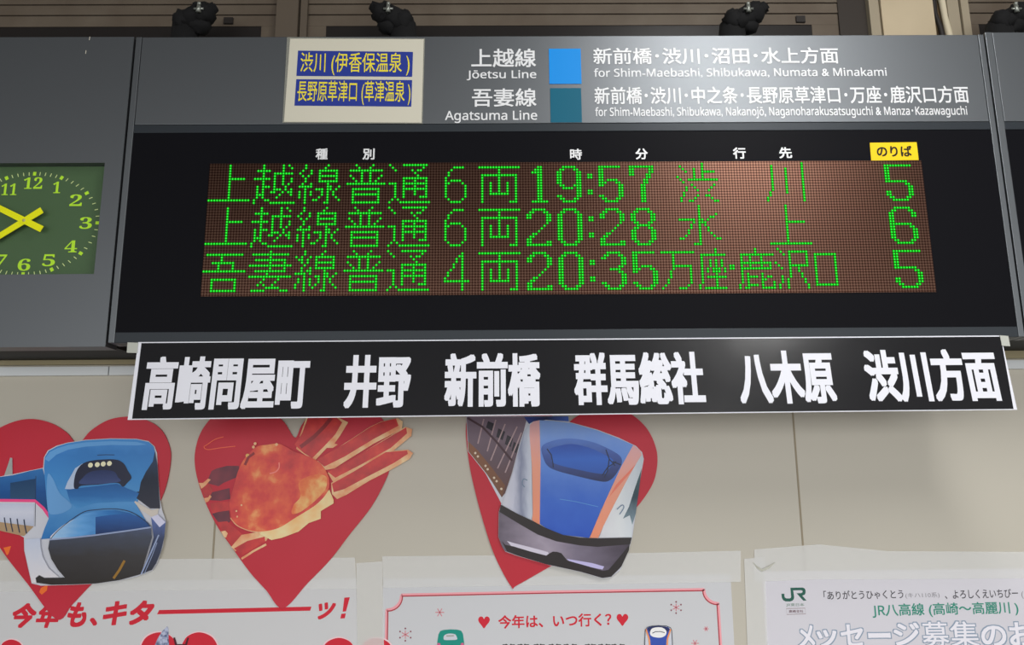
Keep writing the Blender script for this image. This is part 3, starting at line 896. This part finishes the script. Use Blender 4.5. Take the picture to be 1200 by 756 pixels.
# --- heart with the crab
t = heart('crab_heart', [(331.5, 713), (312, 692), (293, 671), (272, 642), (254, 616), (240, 587), (231, 560), (228, 538), (231, 518), (238, 502), (250, 488), (268, 478), (291, 475), (315, 481), (333, 495), (345.5, 513), (353, 499), (363, 487), (382, 477), (406, 473), (430, 479), (447, 490), (458, 508), (460.5, 530), (456, 552), (447, 573), (433, 597), (410, 626), (387, 656), (360, 684)], 333,
          'red heart card with a photo of a boiled red crab, middle of the three hearts')
p = Pic(t, HT)
cream_p = mat('print_crab_cream', A(214, 160, 112), 0.35, noise=([(0.3, A(208, 120, 78)), (0.7, A(222, 190, 146))], 30, 3))
leg_p = mat('print_crab_leg', A(178, 42, 44), 0.3, noise=([(0.25, A(150, 34, 40)), (0.55, A(184, 44, 46)), (0.8, A(206, 66, 52))], 26, 3))
purple_p = mat('print_crab_purple', A(96, 48, 60), 0.35, noise=([(0.3, A(80, 40, 54)), (0.7, A(122, 52, 64))], 22, 2))
shell_p = mat('print_crab_shell', A(200, 62, 50), 0.3, noise=([(0.28, A(170, 40, 46)), (0.45, A(196, 54, 50)), (0.58, A(208, 84, 54)), (0.72, A(224, 150, 90))], 22, 5))
edge_p = mat('print_red_edge', A(182, 40, 48), 0.3)
p.lay('crab_leg', [(248, 552), (254, 549), (266, 546), (280, 546), (281, 558), (262, 566), (256, 570), (242, 566)], purple_p)
p.lay('crab_leg', [(242, 586), (248, 577), (269, 572), (270, 585), (258, 587)], purple_p)
p.lay('crab_leg', [(248.5, 602), (258, 597), (268, 594), (270, 611), (262, 618), (254, 610)], purple_p)
p.lay('crab_leg', [(234, 568), (244, 566), (250, 574), (246, 582), (240, 585)], leg_p)
p.lay('crab_leg', [(255, 612), (266, 611), (280, 622), (288, 630), (272, 640), (263, 628)], leg_p)
p.lay('crab_leg', [(246, 590), (258, 588), (269, 588), (270, 598), (256, 600), (249, 602)], leg_p)
p.lay('leg_joint', [(233, 566), (238, 566), (244, 561), (247, 562), (241, 569), (236, 573)], cream_p)
p.lay('leg_joint', [(239, 584), (244, 583), (246, 580), (248, 582), (244, 588), (241, 589)], cream_p)
p.lay('leg_joint', [(259, 623), (264, 622), (267, 625), (265, 630), (263, 630)], cream_p)
p.lay('leg_joint', [(271, 641), (283, 627), (300, 624), (318, 624), (312, 634), (290, 640), (276, 646)], cream_p)
p.lay('crab_leg', [(274, 643), (290, 634), (310, 629), (311, 635), (284, 651)], leg_p)
p.line('leg_edge', [(283, 655), (297, 646), (312, 638)], 0.005, cream_p)
p.line('claw_outline', [(262, 512), (252, 515), (243, 521), (239, 524), (244, 527), (258, 525), (276, 523)], 0.0022, mat('print_faint_orange', A(214, 84, 58), 0.3), smooth=True)
# right-hand legs: cream margin, then the red leg inside it
def leg(margin, red):
    m_ = p.lay('crab_leg', margin, cream_p)
    p.lay('leg_shell', red, leg_p, parent=m_)
leg([(347, 526), (352, 509), (359, 489), (396, 489), (408, 495), (399, 510), (392, 520), (396, 521), (390, 525), (383, 525), (369, 540), (357, 533)],
    [(345, 521), (354, 508), (361, 489), (394, 489), (401, 495), (393, 509), (379, 524), (366, 537), (356, 531)])
p.line('claw_groove', [(352, 524), (368, 512), (380, 500), (388, 490)], 0.009, mat('print_crab_shadow', A(128, 30, 36), 0.3))
leg([(371, 541), (380, 551), (392, 549), (406, 540), (438, 520), (471, 503), (472, 494), (466, 490), (447, 494), (434, 500)],
    [(371, 539), (380, 547), (404, 535), (437, 515), (467, 499), (464, 490.5), (447, 494.5), (434, 500.5), (404, 520)])
leg([(384, 554), (391, 566), (405, 562), (424, 549), (459, 530), (482, 511), (483, 503), (475, 500), (449, 516), (405, 543)],
    [(384, 553), (393, 560), (424, 544), (458, 525), (477, 508), (476, 501), (450, 516), (406, 542)])
leg([(388, 566), (389, 579), (395, 585), (406, 580), (432, 564), (461, 549), (480, 538), (484, 531), (478, 527), (452, 529), (413, 553)],
    [(389, 567), (391, 577), (404, 573), (430, 559), (461, 543), (478, 532), (477, 528), (452, 530), (414, 553)])
p.lay('crab_belly', [(386, 574), (391, 586), (391, 590), (376, 599), (376, 608), (362, 613), (350, 623), (330, 630.5), (318, 633), (305, 626), (300, 618), (345, 604), (372, 588)], mat('print_belly', A(222, 196, 140), 0.35, noise=([(0.3, A(226, 170, 110)), (0.7, A(220, 208, 160))], 24, 2)))
sh = p.lay('crab_shell', [(270, 600), (269, 588), (274, 570), (279, 552), (286, 538), (294, 529), (302, 523), (312, 521.5), (324, 520), (332, 522), (345, 529), (364, 536), (375, 543), (382, 552), (386, 563), (384, 576), (371, 591), (346, 607), (326, 619), (305, 623), (286, 620.5), (273, 612)], shell_p, smooth=True)
p.lay('shell_patch', [(350, 566), (362, 558), (374, 556), (383, 560), (381, 574), (368, 588), (352, 600), (342, 602), (344, 592), (352, 582)], mat('print_shell_amber', A(220, 140, 76), 0.35, noise=([(0.32, A(202, 70, 52)), (0.5, A(214, 116, 66)), (0.68, A(228, 178, 112))], 26, 4)), smooth=True, parent=sh)
p.line('shell_glint', [(327, 542), (327, 548), (323, 553), (316, 555)], 0.003, mat('print_shell_glint', A(228, 120, 110), 0.3), smooth=True, parent=sh)
p.line('shell_rim', [(270, 607), (278, 616), (292, 622), (306, 624)], 0.002, MATS['print_crab_cream'], smooth=True, parent=sh)
p.dots('crab_eye', [(290, 534)], 0.0045, mat('print_eye', A(210, 160, 90), 0.3))
p.line('eye_stalk', [(287, 545), (291, 536), (298, 531)], 0.006, MATS['print_crab_shadow'])
p.dots('shell_spot', [(297, 524), (299, 520), (324, 521)], 0.0035, MATS['print_crab_cream'], parent=sh)
p.dots('shell_spot', [(278, 605.5), (277, 599), (283, 592)], 0.0022, MATS['print_crab_cream'], parent=sh)

# --- heart with the blue and white train
t = heart('train_heart', [(599, 687.5), (580, 652), (565, 607), (553, 560), (548, 530), (546, 506), (548, 490), (556, 477), (572, 469), (600, 466), (628, 472), (648, 488), (660, 505), (668, 494), (684, 484), (704, 479.5), (725, 480), (742, 487), (760, 505), (770, 531), (768, 558), (758, 579), (738, 603), (700, 634), (645, 664), (606, 686)], 650,
          'red heart card with a cut-out photo of a blue and white bullet train front')
p = Pic(t, HT-0.0014)
pic = p.lay('train_cutout', [(546.5, 488), (666, 487.5), (667, 494.5), (700, 503.5), (725, 513), (745, 522.5), (752.5, 530), (754.5, 538), (751.5, 555), (748, 577), (745, 602), (741, 630), (737, 645), (728.5, 664), (727, 668), (716.5, 676.5), (706, 678), (680, 670.5), (644, 662.5), (606, 651.5), (592, 646.5), (588, 640), (584, 629), (584.5, 600), (587.5, 590), (569, 555), (548.5, 529)], print_white_m, thick=0.001)
p.n = 1
p.lay('following_car', [(546.8, 488.5), (618, 488.5), (614, 504), (609, 520), (600, 554), (592, 578), (588, 583), (570, 554), (549, 528)], print_mat('car_mauve', [(0, A(92, 62, 56)), (0.5, A(92, 76, 86)), (1, A(112, 96, 110))]), parent=pic)
p.lay('car_lower_band', [(548.3, 517), (560, 528), (577, 549), (592, 569), (588.5, 582), (570, 555), (549, 529)], print_mat('car_brown', [(0, A(110, 74, 54)), (1, A(124, 84, 62))]), parent=pic)
dkw = mat('print_window_dark', A(34, 30, 40), 0.3)
for q in ([(572, 493.5), (580, 497), (577, 505.5), (569.5, 501)], [(584, 502), (592, 506), (589, 516), (581.5, 512)], [(594.5, 510), (601.5, 513.5), (598.5, 524), (591.5, 520.5)], [(602, 518), (608.5, 520.5), (605, 531), (599.5, 528.5)]):
    p.lay('car_window', q, dkw, parent=pic)
for a, b_ in (((567, 491), (560, 520)), ((581, 492), (571, 529)), ((592, 497), (575, 540)), ((606, 500), (583, 549)), ((611, 507), (592, 554))):
    p.line('car_pillar', [a, b_], 0.0032, mat('print_pillar', A(160, 136, 140), 0.35), parent=pic)
p.line('car_band', [(548, 490), (565, 500), (582, 518), (600, 540)], 0.005, mat('print_car_band', A(66, 44, 52), 0.35), parent=pic)
p.dots('car_lamp', [(557, 531), (560, 535), (569, 546), (571.5, 550), (579, 560), (582, 564), (587.5, 573)], 0.0028, mat('print_lamp_white', A(206, 190, 170), 0.3), parent=pic)
p.lay('roof_gear', [(614, 488.5), (666, 488), (666.5, 494), (640, 492), (620, 497)], print_mat('print_roof_navy', [(0, A(40, 60, 130)), (0.5, A(20, 26, 60)), (1, A(60, 90, 170))], axis=0), parent=pic)
p.lay('white_cheek', [(625, 494), (620, 497), (615, 504), (610, 520), (601, 554), (592, 580), (588.5, 592), (606, 602), (622, 609), (624, 605), (623, 545), (621, 510)], print_mat('cheek_white', [(0, A(196, 196, 206)), (0.35, A(186, 188, 204)), (0.6, A(126, 132, 156)), (0.8, A(176, 182, 198)), (1, A(192, 196, 206))], axis=0), parent=pic)
hood = p.lay('blue_hood', [(632, 492.5), (650, 493.5), (670, 496), (700, 504.5), (725, 514), (742, 521.5), (734, 538), (716, 576), (704, 598), (697, 616), (690.5, 630.5), (660, 627), (640, 619), (631.5, 613), (632, 560)], print_mat('hood_blue', [(0, A(36, 78, 176)), (0.3, A(54, 98, 190)), (0.65, A(92, 132, 206)), (1, A(122, 152, 206))]), parent=pic)
orange_a = print_mat('stripe_orange', [(0, A(226, 136, 104)), (0.55, A(222, 150, 128)), (1, A(206, 160, 164))])
p.lay('orange_stripe', [(625, 494), (632.3, 492.5), (633.5, 540), (632.5, 616), (623.5, 609.5), (624.5, 600), (623.3, 545), (620.5, 510), (621, 498)], orange_a, parent=pic)
p.lay('orange_stripe', [(742, 521.5), (750, 527.5), (752, 533), (744, 546), (733, 566), (719, 593), (707, 617), (701, 630.5), (691, 630.5), (697, 616), (709, 588), (728, 547)], orange_a, parent=pic)
p.lay('stripe_flash', [(747, 542), (738, 555), (716, 580), (713, 584), (722, 568)], mat('print_flash', A(218, 116, 96), 0.3), parent=pic)
p.lay('white_cheek', [(752, 533), (753.5, 538), (750, 556), (745, 580), (743, 604), (740, 630), (702, 630.3), (707, 617), (719, 593), (733, 566), (744, 546)], print_mat('cheek_white_right', [(0, A(200, 200, 206)), (0.45, A(206, 210, 214)), (0.8, A(190, 198, 206)), (1, A(176, 186, 196))], axis=0), parent=pic)
p.lay('cheek_shade', [(752, 549), (748.5, 577), (745, 602), (741, 615), (738, 604), (730, 608), (737, 594), (744, 572)], print_mat('cheek_teal', [(0, A(120, 140, 152)), (0.5, A(40, 62, 74)), (1, A(70, 96, 100))]), parent=pic)
wsf = p.lay('windshield_frame', [(634.5, 526), (638, 520.5), (652, 515.5), (670, 514), (692, 517.5), (710, 524.5), (726, 534), (728.5, 543), (723, 554), (716, 562), (706, 564.5), (680, 559), (652, 551.5), (641, 545), (636, 534)], print_mat('windshield_rim', [(0, A(40, 48, 86)), (0.6, A(62, 84, 150)), (1, A(84, 118, 190))]), smooth=True, parent=pic)
p.lay('windshield', [(644, 527), (653, 523), (670, 520.5), (688, 524), (705, 531), (719, 540), (714, 549), (707, 555.5), (680, 551), (649, 543), (647, 535)], print_mat('windshield_blue', [(0, A(46, 86, 168)), (0.5, A(52, 98, 186)), (1, A(44, 76, 160))]), smooth=True, parent=pic)
dl = MATS['print_dark_line']
for q in ([(641, 526), (646, 533), (648, 543), (648.5, 548)], [(710, 527), (714, 538), (721, 546)], [(714, 538), (712, 552), (708, 560)], [(722, 541), (712, 548), (706, 557)], [(728, 545), (718, 541)]):
    p.line('wiper', q, 0.0024, dl, parent=pic)
p.line('cheek_vent', [(618, 563), (613.5, 561.5), (612, 567), (615, 571)], 0.0024, mat('print_grey_blue', A(110, 128, 150), 0.3), parent=pic, smooth=True)
p.line('cheek_vent', [(723, 597), (729, 592), (731, 595), (726, 603)], 0.0024, MATS['print_grey_blue'], parent=pic, smooth=True)
p.line('hood_glint', [(656, 585), (675, 588), (701, 594)], 0.0014, MATS['print_pale_blue'], parent=pic)
p.lay('bumper', [(585, 598), (600, 606), (620, 617), (640, 628), (660, 635), (690, 640), (738, 637), (737, 645), (728, 664), (716, 676), (706, 677.5), (680, 670), (640, 661), (606, 651), (592, 646), (588, 640), (584.3, 629)], print_mat('bumper_grey', [(0, A(92, 84, 98)), (0.35, A(150, 140, 156)), (0.6, A(112, 104, 122)), (1, A(58, 50, 62))], axis=0), parent=pic)
p.lay('bumper_shine', [(594, 634), (604, 637), (620, 641), (642, 647), (644, 650), (640, 651), (618, 646), (600, 641)], mat('print_bumper_shine', A(196, 190, 206), 0.3), parent=pic)
p.lay('bumper_shine', [(664, 655), (676, 657), (694, 660), (708, 664), (706, 667.5), (688, 664), (670, 660)], mat('print_bumper_violet', A(178, 172, 214), 0.3), parent=pic)
p.lay('black_band', [(586.8, 591.5), (606, 602), (624, 610.5), (640, 619), (660, 627), (680, 630.2), (701, 631), (740.5, 630), (738.5, 638), (700, 641), (680, 639.3), (652, 634.5), (630, 626.5), (610, 615), (585.3, 600)], mat('print_black_band', A(36, 30, 32), 0.3), parent=pic)
p.lay('black_skirt', [(588, 634), (592, 638.5), (602, 640.5), (620, 646), (640, 651.3), (644, 648.5), (648, 646.5), (653, 646.8), (658, 648.5), (662, 653.5), (665, 657), (690, 664), (706, 669), (713, 668), (720, 660), (730, 648), (738, 638), (737, 645), (728.3, 664), (716.3, 676), (706, 677.5), (680, 670), (640, 661.3), (606, 651), (594, 646)], MATS['print_black_band'], parent=pic)

# ------------------------------------------------------------------ posters along the bottom
PY = -0.0012
def poster(name, pts, m, cx, label):
    t = thing(name, (P(cx, 756, 0).x, 0, P(cx, 900, 0).z), label, 'poster')
    px_sheet('paper_sheet', pts, PY, m, t, thick=0.0008)
    return t
HEART_U = [(0, -1), (-0.42, -0.52), (-0.85, -0.02), (-1, 0.38), (-0.86, 0.78), (-0.52, 0.94), (-0.2, 0.82), (0, 0.52), (0.2, 0.82), (0.52, 0.94), (0.86, 0.78), (1, 0.38), (0.85, -0.02), (0.42, -0.52)]
def small_heart(p, name, cx, cy, hw, hh, m):
    p.lay(name, [(cx+a*hw, cy-b_*hh) for a, b_ in HEART_U], m, smooth=True)

t = poster('wall_poster', [(-70, 682), (200, 680), (417.5, 678), (421, 860), (-80, 866)], paper_m, 170, 'white poster with bold slanted red writing under the left and crab hearts')
p = Pic(t, PY)
y = PY-0.0003
def ital(s, l, tp, r, b_, bold=0.04, shear=0.28):
    text_px('lettering', s, l, tp, r, b_, y, red_ink_m, t, bold=bold, shear=shear)
ital('今', 14.5, 707, 42.5, 736)
ital('年', 42.5, 707, 71.5, 736)
ital('も', 79, 706, 101.5, 735)
ital('、', 105, 724, 114, 733.5, 0.03)
ital('キ', 121, 704.5, 148.5, 733)
ital('タ', 152, 703.8, 180.5, 732.5)
px_sheet('red_bar', [(186.5, 715), (365, 711), (363.5, 715.8), (184, 720)], y, red_ink_m, t)
ital('ッ', 372.5, 706, 393.5, 726, 0.03)
px_sheet('exclamation_mark', [(403.5, 700.5), (410, 700), (405.5, 716.5), (401.5, 717)], y, red_ink_m, t)
px_sheet('exclamation_mark', [(400, 719.5), (405.3, 719), (404, 724.7), (398.8, 725)], y, red_ink_m, t)
for cx, cy, hw in ((-2, 775, 30), (210, 780, 46), (419, 784, 43)):
    small_heart(p, 'printed_heart', cx, cy, hw+1.6, hw*0.9+1.6, mat('pale_pink_ink', A(232, 190, 195), 0.5))
    small_heart(p, 'printed_heart', cx, cy, hw, hw*0.9, red_ink_m)
p.lay('printed_cone', [(177, 766), (181, 757), (185, 748), (190, 740), (196, 734), (197.5, 737), (197.5, 748), (199, 766)], mat('print_cone_blue', A(160, 166, 190), 0.5, noise=([(0.45, A(172, 178, 200)), (0.56, A(128, 136, 166)), (0.66, A(84, 92, 120))], 110, 2)))
p.lay('printed_antlers', [(203, 747.5), (205, 747), (207.5, 755), (217, 755), (219.5, 747.5), (221.5, 747.5), (218, 760), (206, 760)], mat('print_dark_maroon', A(70, 28, 40), 0.5))

t = poster('wall_poster', [(449, 678.5), (650, 675.5), (856, 672.8), (866, 856), (446, 862)], mat('grey_white_paper', A(199, 200, 204, 0.87), 0.45, bump=(14, 0.15, 0.002)), 655, 'white poster in a notched pink and red border, under the blue and white train')
y = PY-0.0003
border = [(452, 790), (453.3, 715)] + [(453.3+17.2*math.sin(a), 698+17*math.cos(a)) for a in [math.pi/2*k/7 for k in range(0, 8)]]
border += [(470.5, 697.5), (640, 694), (824.5, 691)]
border += [(842-17.2*math.cos(a), 690.8+16.6*math.sin(a)) for a in [math.pi/2*k/7 for k in range(0, 8)]]
border += [(841.5, 707.5), (844.6, 756), (846.5, 792)]
MB().strip([P(a, b_, y) for a, b_ in border], 0.0066).build('border_line', pink_ink_m, t)
inner = [(a+1.2*(1 if a < 640 else -1), b_+1.3) for a, b_ in border]
MB().strip([P(a, b_, y-0.0002) for a, b_ in inner], 0.0026).build('border_line', dkred_ink_m, t)
text_px('lettering', '今年は、いつ行く？', 584, 719.7, 716.5, 735.3, y, red_ink_m, t, bold=0.02, dy=-2)
sm = MB()
for k, x in enumerate((592, 600, 610, 617, 628, 636, 646, 654, 664, 673, 688, 696, 704, 712, 720, 729)):
    xx = x+(0, 0.5, -0.5)[k % 3]
    for a, b_, c, d_ in ((-3, 755.2, 3, 756.4), (-2.4 if k % 2 else 0.6, 754.6, -1.2 if k % 2 else 1.8, 762), (-3, 759.4, 3, 760.4)):
        sm.sheet([P(xx+a, b_, y), P(xx+c, b_, y), P(xx+c, d_, y), P(xx+a, d_, y)])
sm.build('small_print', mat('print_soft_black', A(60, 58, 58), 0.5), t)
p = Pic(t, PY)
small_heart(p, 'printed_heart', 567.2, 729.3, 6.8, 7.2, red_ink_m)
small_heart(p, 'printed_heart', 729.4, 726.4, 6.8, 7.2, red_ink_m)
flake_m = mat('flake_red', A(196, 110, 120), 0.5)
dot_m = mat('flake_maroon', A(122, 60, 74), 0.5)
def flake(cx, cy, r, dots):
    mb = MB()
    for k in range(3):
        a = math.pi/3*k+math.pi/6
        if dots: a = math.pi/3*k
        a += math.pi/6 if not dots else math.pi/6
        mb.strip([P(cx-r*math.cos(a), cy-r*math.sin(a), y), P(cx+r*math.cos(a), cy+r*math.sin(a), y)], 0.0017)
    o = mb.build('snowflake', flake_m, t)
    if dots:
        mb = MB()
        for k in range(6):
            a = math.pi/3*k+math.pi/2
            c = P(cx+r*1.5*math.cos(a), cy+r*1.5*math.sin(a), y-0.0002)
            mb.sheet(disc_pts(c.x, c.z, 0.0019, c.y, 10))
        mb.build('flake_dots', dot_m, o)
flake(515.3, 717.8, 5.2, False)
flake(475, 743.8, 4.8, True)
flake(792.3, 712, 4.4, True)
flake(827.5, 737, 3.0, False)
flake(814.5, 754, 4.4, False)
# small printed train fronts
teal_p = mat('print_teal', A(18, 132, 118), 0.45)
outl = mat('print_outline', A(48, 58, 72), 0.5)
f1 = p.lay('printed_train', [(511.6, 768), (512.5, 752), (513.8, 743.5), (516, 739.6), (520, 738.3), (528, 737.7), (536, 738), (540.5, 739.3), (542.6, 743), (543.8, 752), (545, 768)], teal_p)
p.lay('train_windshield', [(519.8, 748.5), (520.5, 745), (524, 743), (529, 742.6), (533.4, 743.6), (535.2, 746.5), (535.2, 749.6), (527, 750.2), (521, 750)], print_white_m, smooth=True, parent=f1)
p.line('train_lamps', [(523, 745.4), (532, 745.2)], 0.0026, mat('print_lamp_grey', A(150, 150, 140), 0.5), parent=f1)
p.lay('train_cheek', [(511.8, 757), (513, 753.5), (516, 754), (516.5, 758)], mat('print_cheek_pink', A(190, 90, 130), 0.5), parent=f1)
p.lay('train_cheek', [(539.5, 758), (540, 754), (542.8, 753.2), (544.2, 757)], MATS['print_cheek_pink'], parent=f1)
p.lay('train_nose', [(520, 760), (524, 756.4), (531, 755.8), (536, 759.5)], mat('print_deep_teal', A(10, 92, 90), 0.5), parent=f1)
f2 = p.lay('printed_train', [(754.8, 768), (755.4, 752), (756, 738.5), (758, 735.3), (763, 733.8), (772, 733.3), (781, 733.8), (785.6, 735.8), (787, 739), (787.8, 752), (788.4, 768)], print_white_m)
p.lay('train_roof', [(757, 738), (760, 735), (772, 733.6), (783, 735), (785.6, 738), (781, 750), (780, 768), (763, 768), (762, 750)], mat('print_royal_blue', A(50, 76, 160), 0.45), parent=f2)
p.lay('train_brow', [(758, 736.5), (764, 734.2), (772, 733.7), (780, 734.4), (785, 737), (781, 742), (762, 742)], mat('print_dark_navy', A(38, 44, 88), 0.45), parent=f2)
p.lay('train_windshield', [(761.8, 741), (764, 736.8), (770, 735.2), (776.5, 735.8), (780.8, 739.6), (780, 744.4), (775, 747.2), (767, 746.8), (762.6, 744.6)], mat('print_pale', A(222, 222, 232), 0.4), smooth=True, parent=f2)
p.line('train_lamps', [(764.5, 742.2), (768, 740.4), (774, 740.2), (779, 741.6)], 0.0016, outl, parent=f2)
p.line('train_stripe', [(756.8, 737), (760.5, 748), (763, 768)], 0.0034, mat('print_train_orange', A(226, 138, 84), 0.45), parent=f2)
p.line('train_stripe', [(786, 737.4), (782.4, 748), (781, 768)], 0.0034, MATS['print_train_orange'], parent=f2)
p.line('train_outline', [(755.2, 768), (755.8, 750), (756.3, 738.5), (758.3, 735.3), (764, 733.8), (772, 733.2), (781, 733.8), (785.8, 735.8), (787.2, 739), (788, 752), (788.6, 768)], 0.0014, outl, parent=f2)

t = poster('wall_poster', [(893, 669.8), (1040, 668.2), (1420, 664), (1425, 850), (903, 858)], lav_paper_m, 1090, 'cool white poster with a green railway emblem and outlined lettering at lower right')
y = PY-0.0003
jr_m = mat('emblem_green', A(34, 84, 72), 0.45)
# emblem: joined pair of letters
def emb(pts):   # pts in the 1008 x 756 enlargement of 905..965, 680..725
    return [(905+a/16.8, 680+b_/16.8) for a, b_ in pts]
e1 = emb([(180, 268), (238, 268), (240, 320), (252, 345), (280, 360), (340, 360), (366, 348), (372, 322), (356, 150), (600, 145), (640, 165), (656, 205), (656, 250), (640, 285), (590, 306), (675, 402), (610, 404), (478, 258), (570, 254), (592, 240), (598, 222), (590, 206), (570, 198), (412, 202), (432, 335), (424, 375), (395, 405), (350, 420), (260, 418), (215, 395), (190, 350)])
px_sheet('railway_emblem', e1, y, jr_m, t)
gry = mat('print_grey_green', A(120, 140, 130), 0.5)
text_px('lettering', 'JR東日本', 921, 707, 942.5, 711, y, gry, t, bold=0.01)
mgr = mat('print_mauve_grey', A(140, 122, 126), 0.5)
MB().strip([P(a, b_, y) for a, b_ in ((921.5, 713.3), (943.5, 712.8), (944.2, 719.5), (922.2, 720.2))], 0.0012, closed=True).build('label_box', mgr, t)
text_px('lettering', '高崎支社', 924.5, 714.8, 941.5, 718.2, y, mat('print_maroon_grey', A(110, 84, 92), 0.5), t, bold=0.01)
dkt = mat('print_charcoal', A(66, 64, 70), 0.5)
text_px('lettering', '「ありがとうひゃくとう', 965.2, 691.8, 1058.5, 702.3, y, dkt, t, bold=0.008, dy=-0.8)
text_px('lettering', '(キハ110系)', 1061, 694.5, 1101, 701.5, y, mat('print_mid_grey', A(130, 128, 134), 0.5), t, dy=-0.3)
text_px('lettering', '、よろしくえいちびー', 1107, 690.8, 1193, 701.3, y, dkt, t, bold=0.008, dy=-0.8)
text_px('lettering', '(', 1197, 693, 1199.5, 702, y, MATS['print_mid_grey'], t)
text_px('lettering', 'JR八高線 (高崎〜高麗川 )', 1022, 706.3, 1193.5, 723, y, mat('print_sea_green', A(44, 128, 110), 0.5), t, bold=0.012, dy=-1.8)
olm = mat('print_outline_blue', A(132, 146, 164), 0.5)
x0, x1, zt, zb = 935, 1222, 729, 761
chars = [('メ', 935, 732.5, 955, 760), ('ッ', 957, 738, 981, 759), ('セ', 985, 731.5, 1012, 758), ('ー', 1017, 741.5, 1044, 748), ('ジ', 1047, 729.5, 1078, 757), ('募', 1080.5, 728.5, 1112, 758.5), ('集', 1113.5, 728, 1147, 758.5), ('の', 1149.5, 733, 1179.5, 758), ('お', 1182.5, 729, 1213, 757.5)]
for ch, l, tp, r, b_ in chars:
    heavy = 0.05 if ch not in '募集' else 0.036
    o = text_px('outlined_character', ch, l-1, tp-1, r+1, b_+1, y, olm, t, bold=heavy)
    text_px('character_fill', ch, l+0.3, tp+0.3, r-0.3, b_-0.3, y-0.0003, mat('print_fill_white', A(214, 212, 222), 0.5), o, bold=heavy-0.028)

# ------------------------------------------------------------------ tape on and between the posters
def tape(pts, label, y, m=tape_m):
    mb = MB()
    mb.sheet([P(a, b_, y) for a, b_ in pts], 0.0004)
    o = mb.build('clear_tape', m)
    return tag(o, label, 'tape')
TY = -0.0021
tape([(-40, 657), (416, 653.5), (418, 690), (-42, 694)], 'wide clear tape along the top of the left poster with slanted red writing', TY)
tape([(448, 652), (640, 650.5), (868, 645.5), (868, 682), (640, 686), (449, 689)], 'wide clear tape along the top of the poster with the notched border', TY)
emblem_tape = tape([(884, 644), (960, 638), (1040, 646), (1420, 648), (1420, 676), (1040, 679), (960, 679), (884, 682)], 'wide clear tape along the top of the poster with the green emblem', TY)
tape([(417.5, 660), (448, 658), (452, 860), (420, 862)], 'clear tape strip between the slanted-writing poster and the notched-border poster', TY-0.0006)
tape([(872, 655), (896, 653), (903, 860), (880, 862)], 'clear tape strip down the left edge of the green emblem poster', TY-0.0006)
cr = MB()
pts = [P(882, 659, TY-0.001), P(888, 664, TY-0.004), P(893, 667, TY-0.005), P(900, 664, TY-0.0045), P(908, 659, TY-0.001)]
low = [q+Vector((0, 0.003, -0.006)) for q in pts]
cr.add(pts+low, [(i, 5+i, 6+i, i+1) for i in range(4)], 0, True)
cr.build('crease', masking_m, emblem_tape)
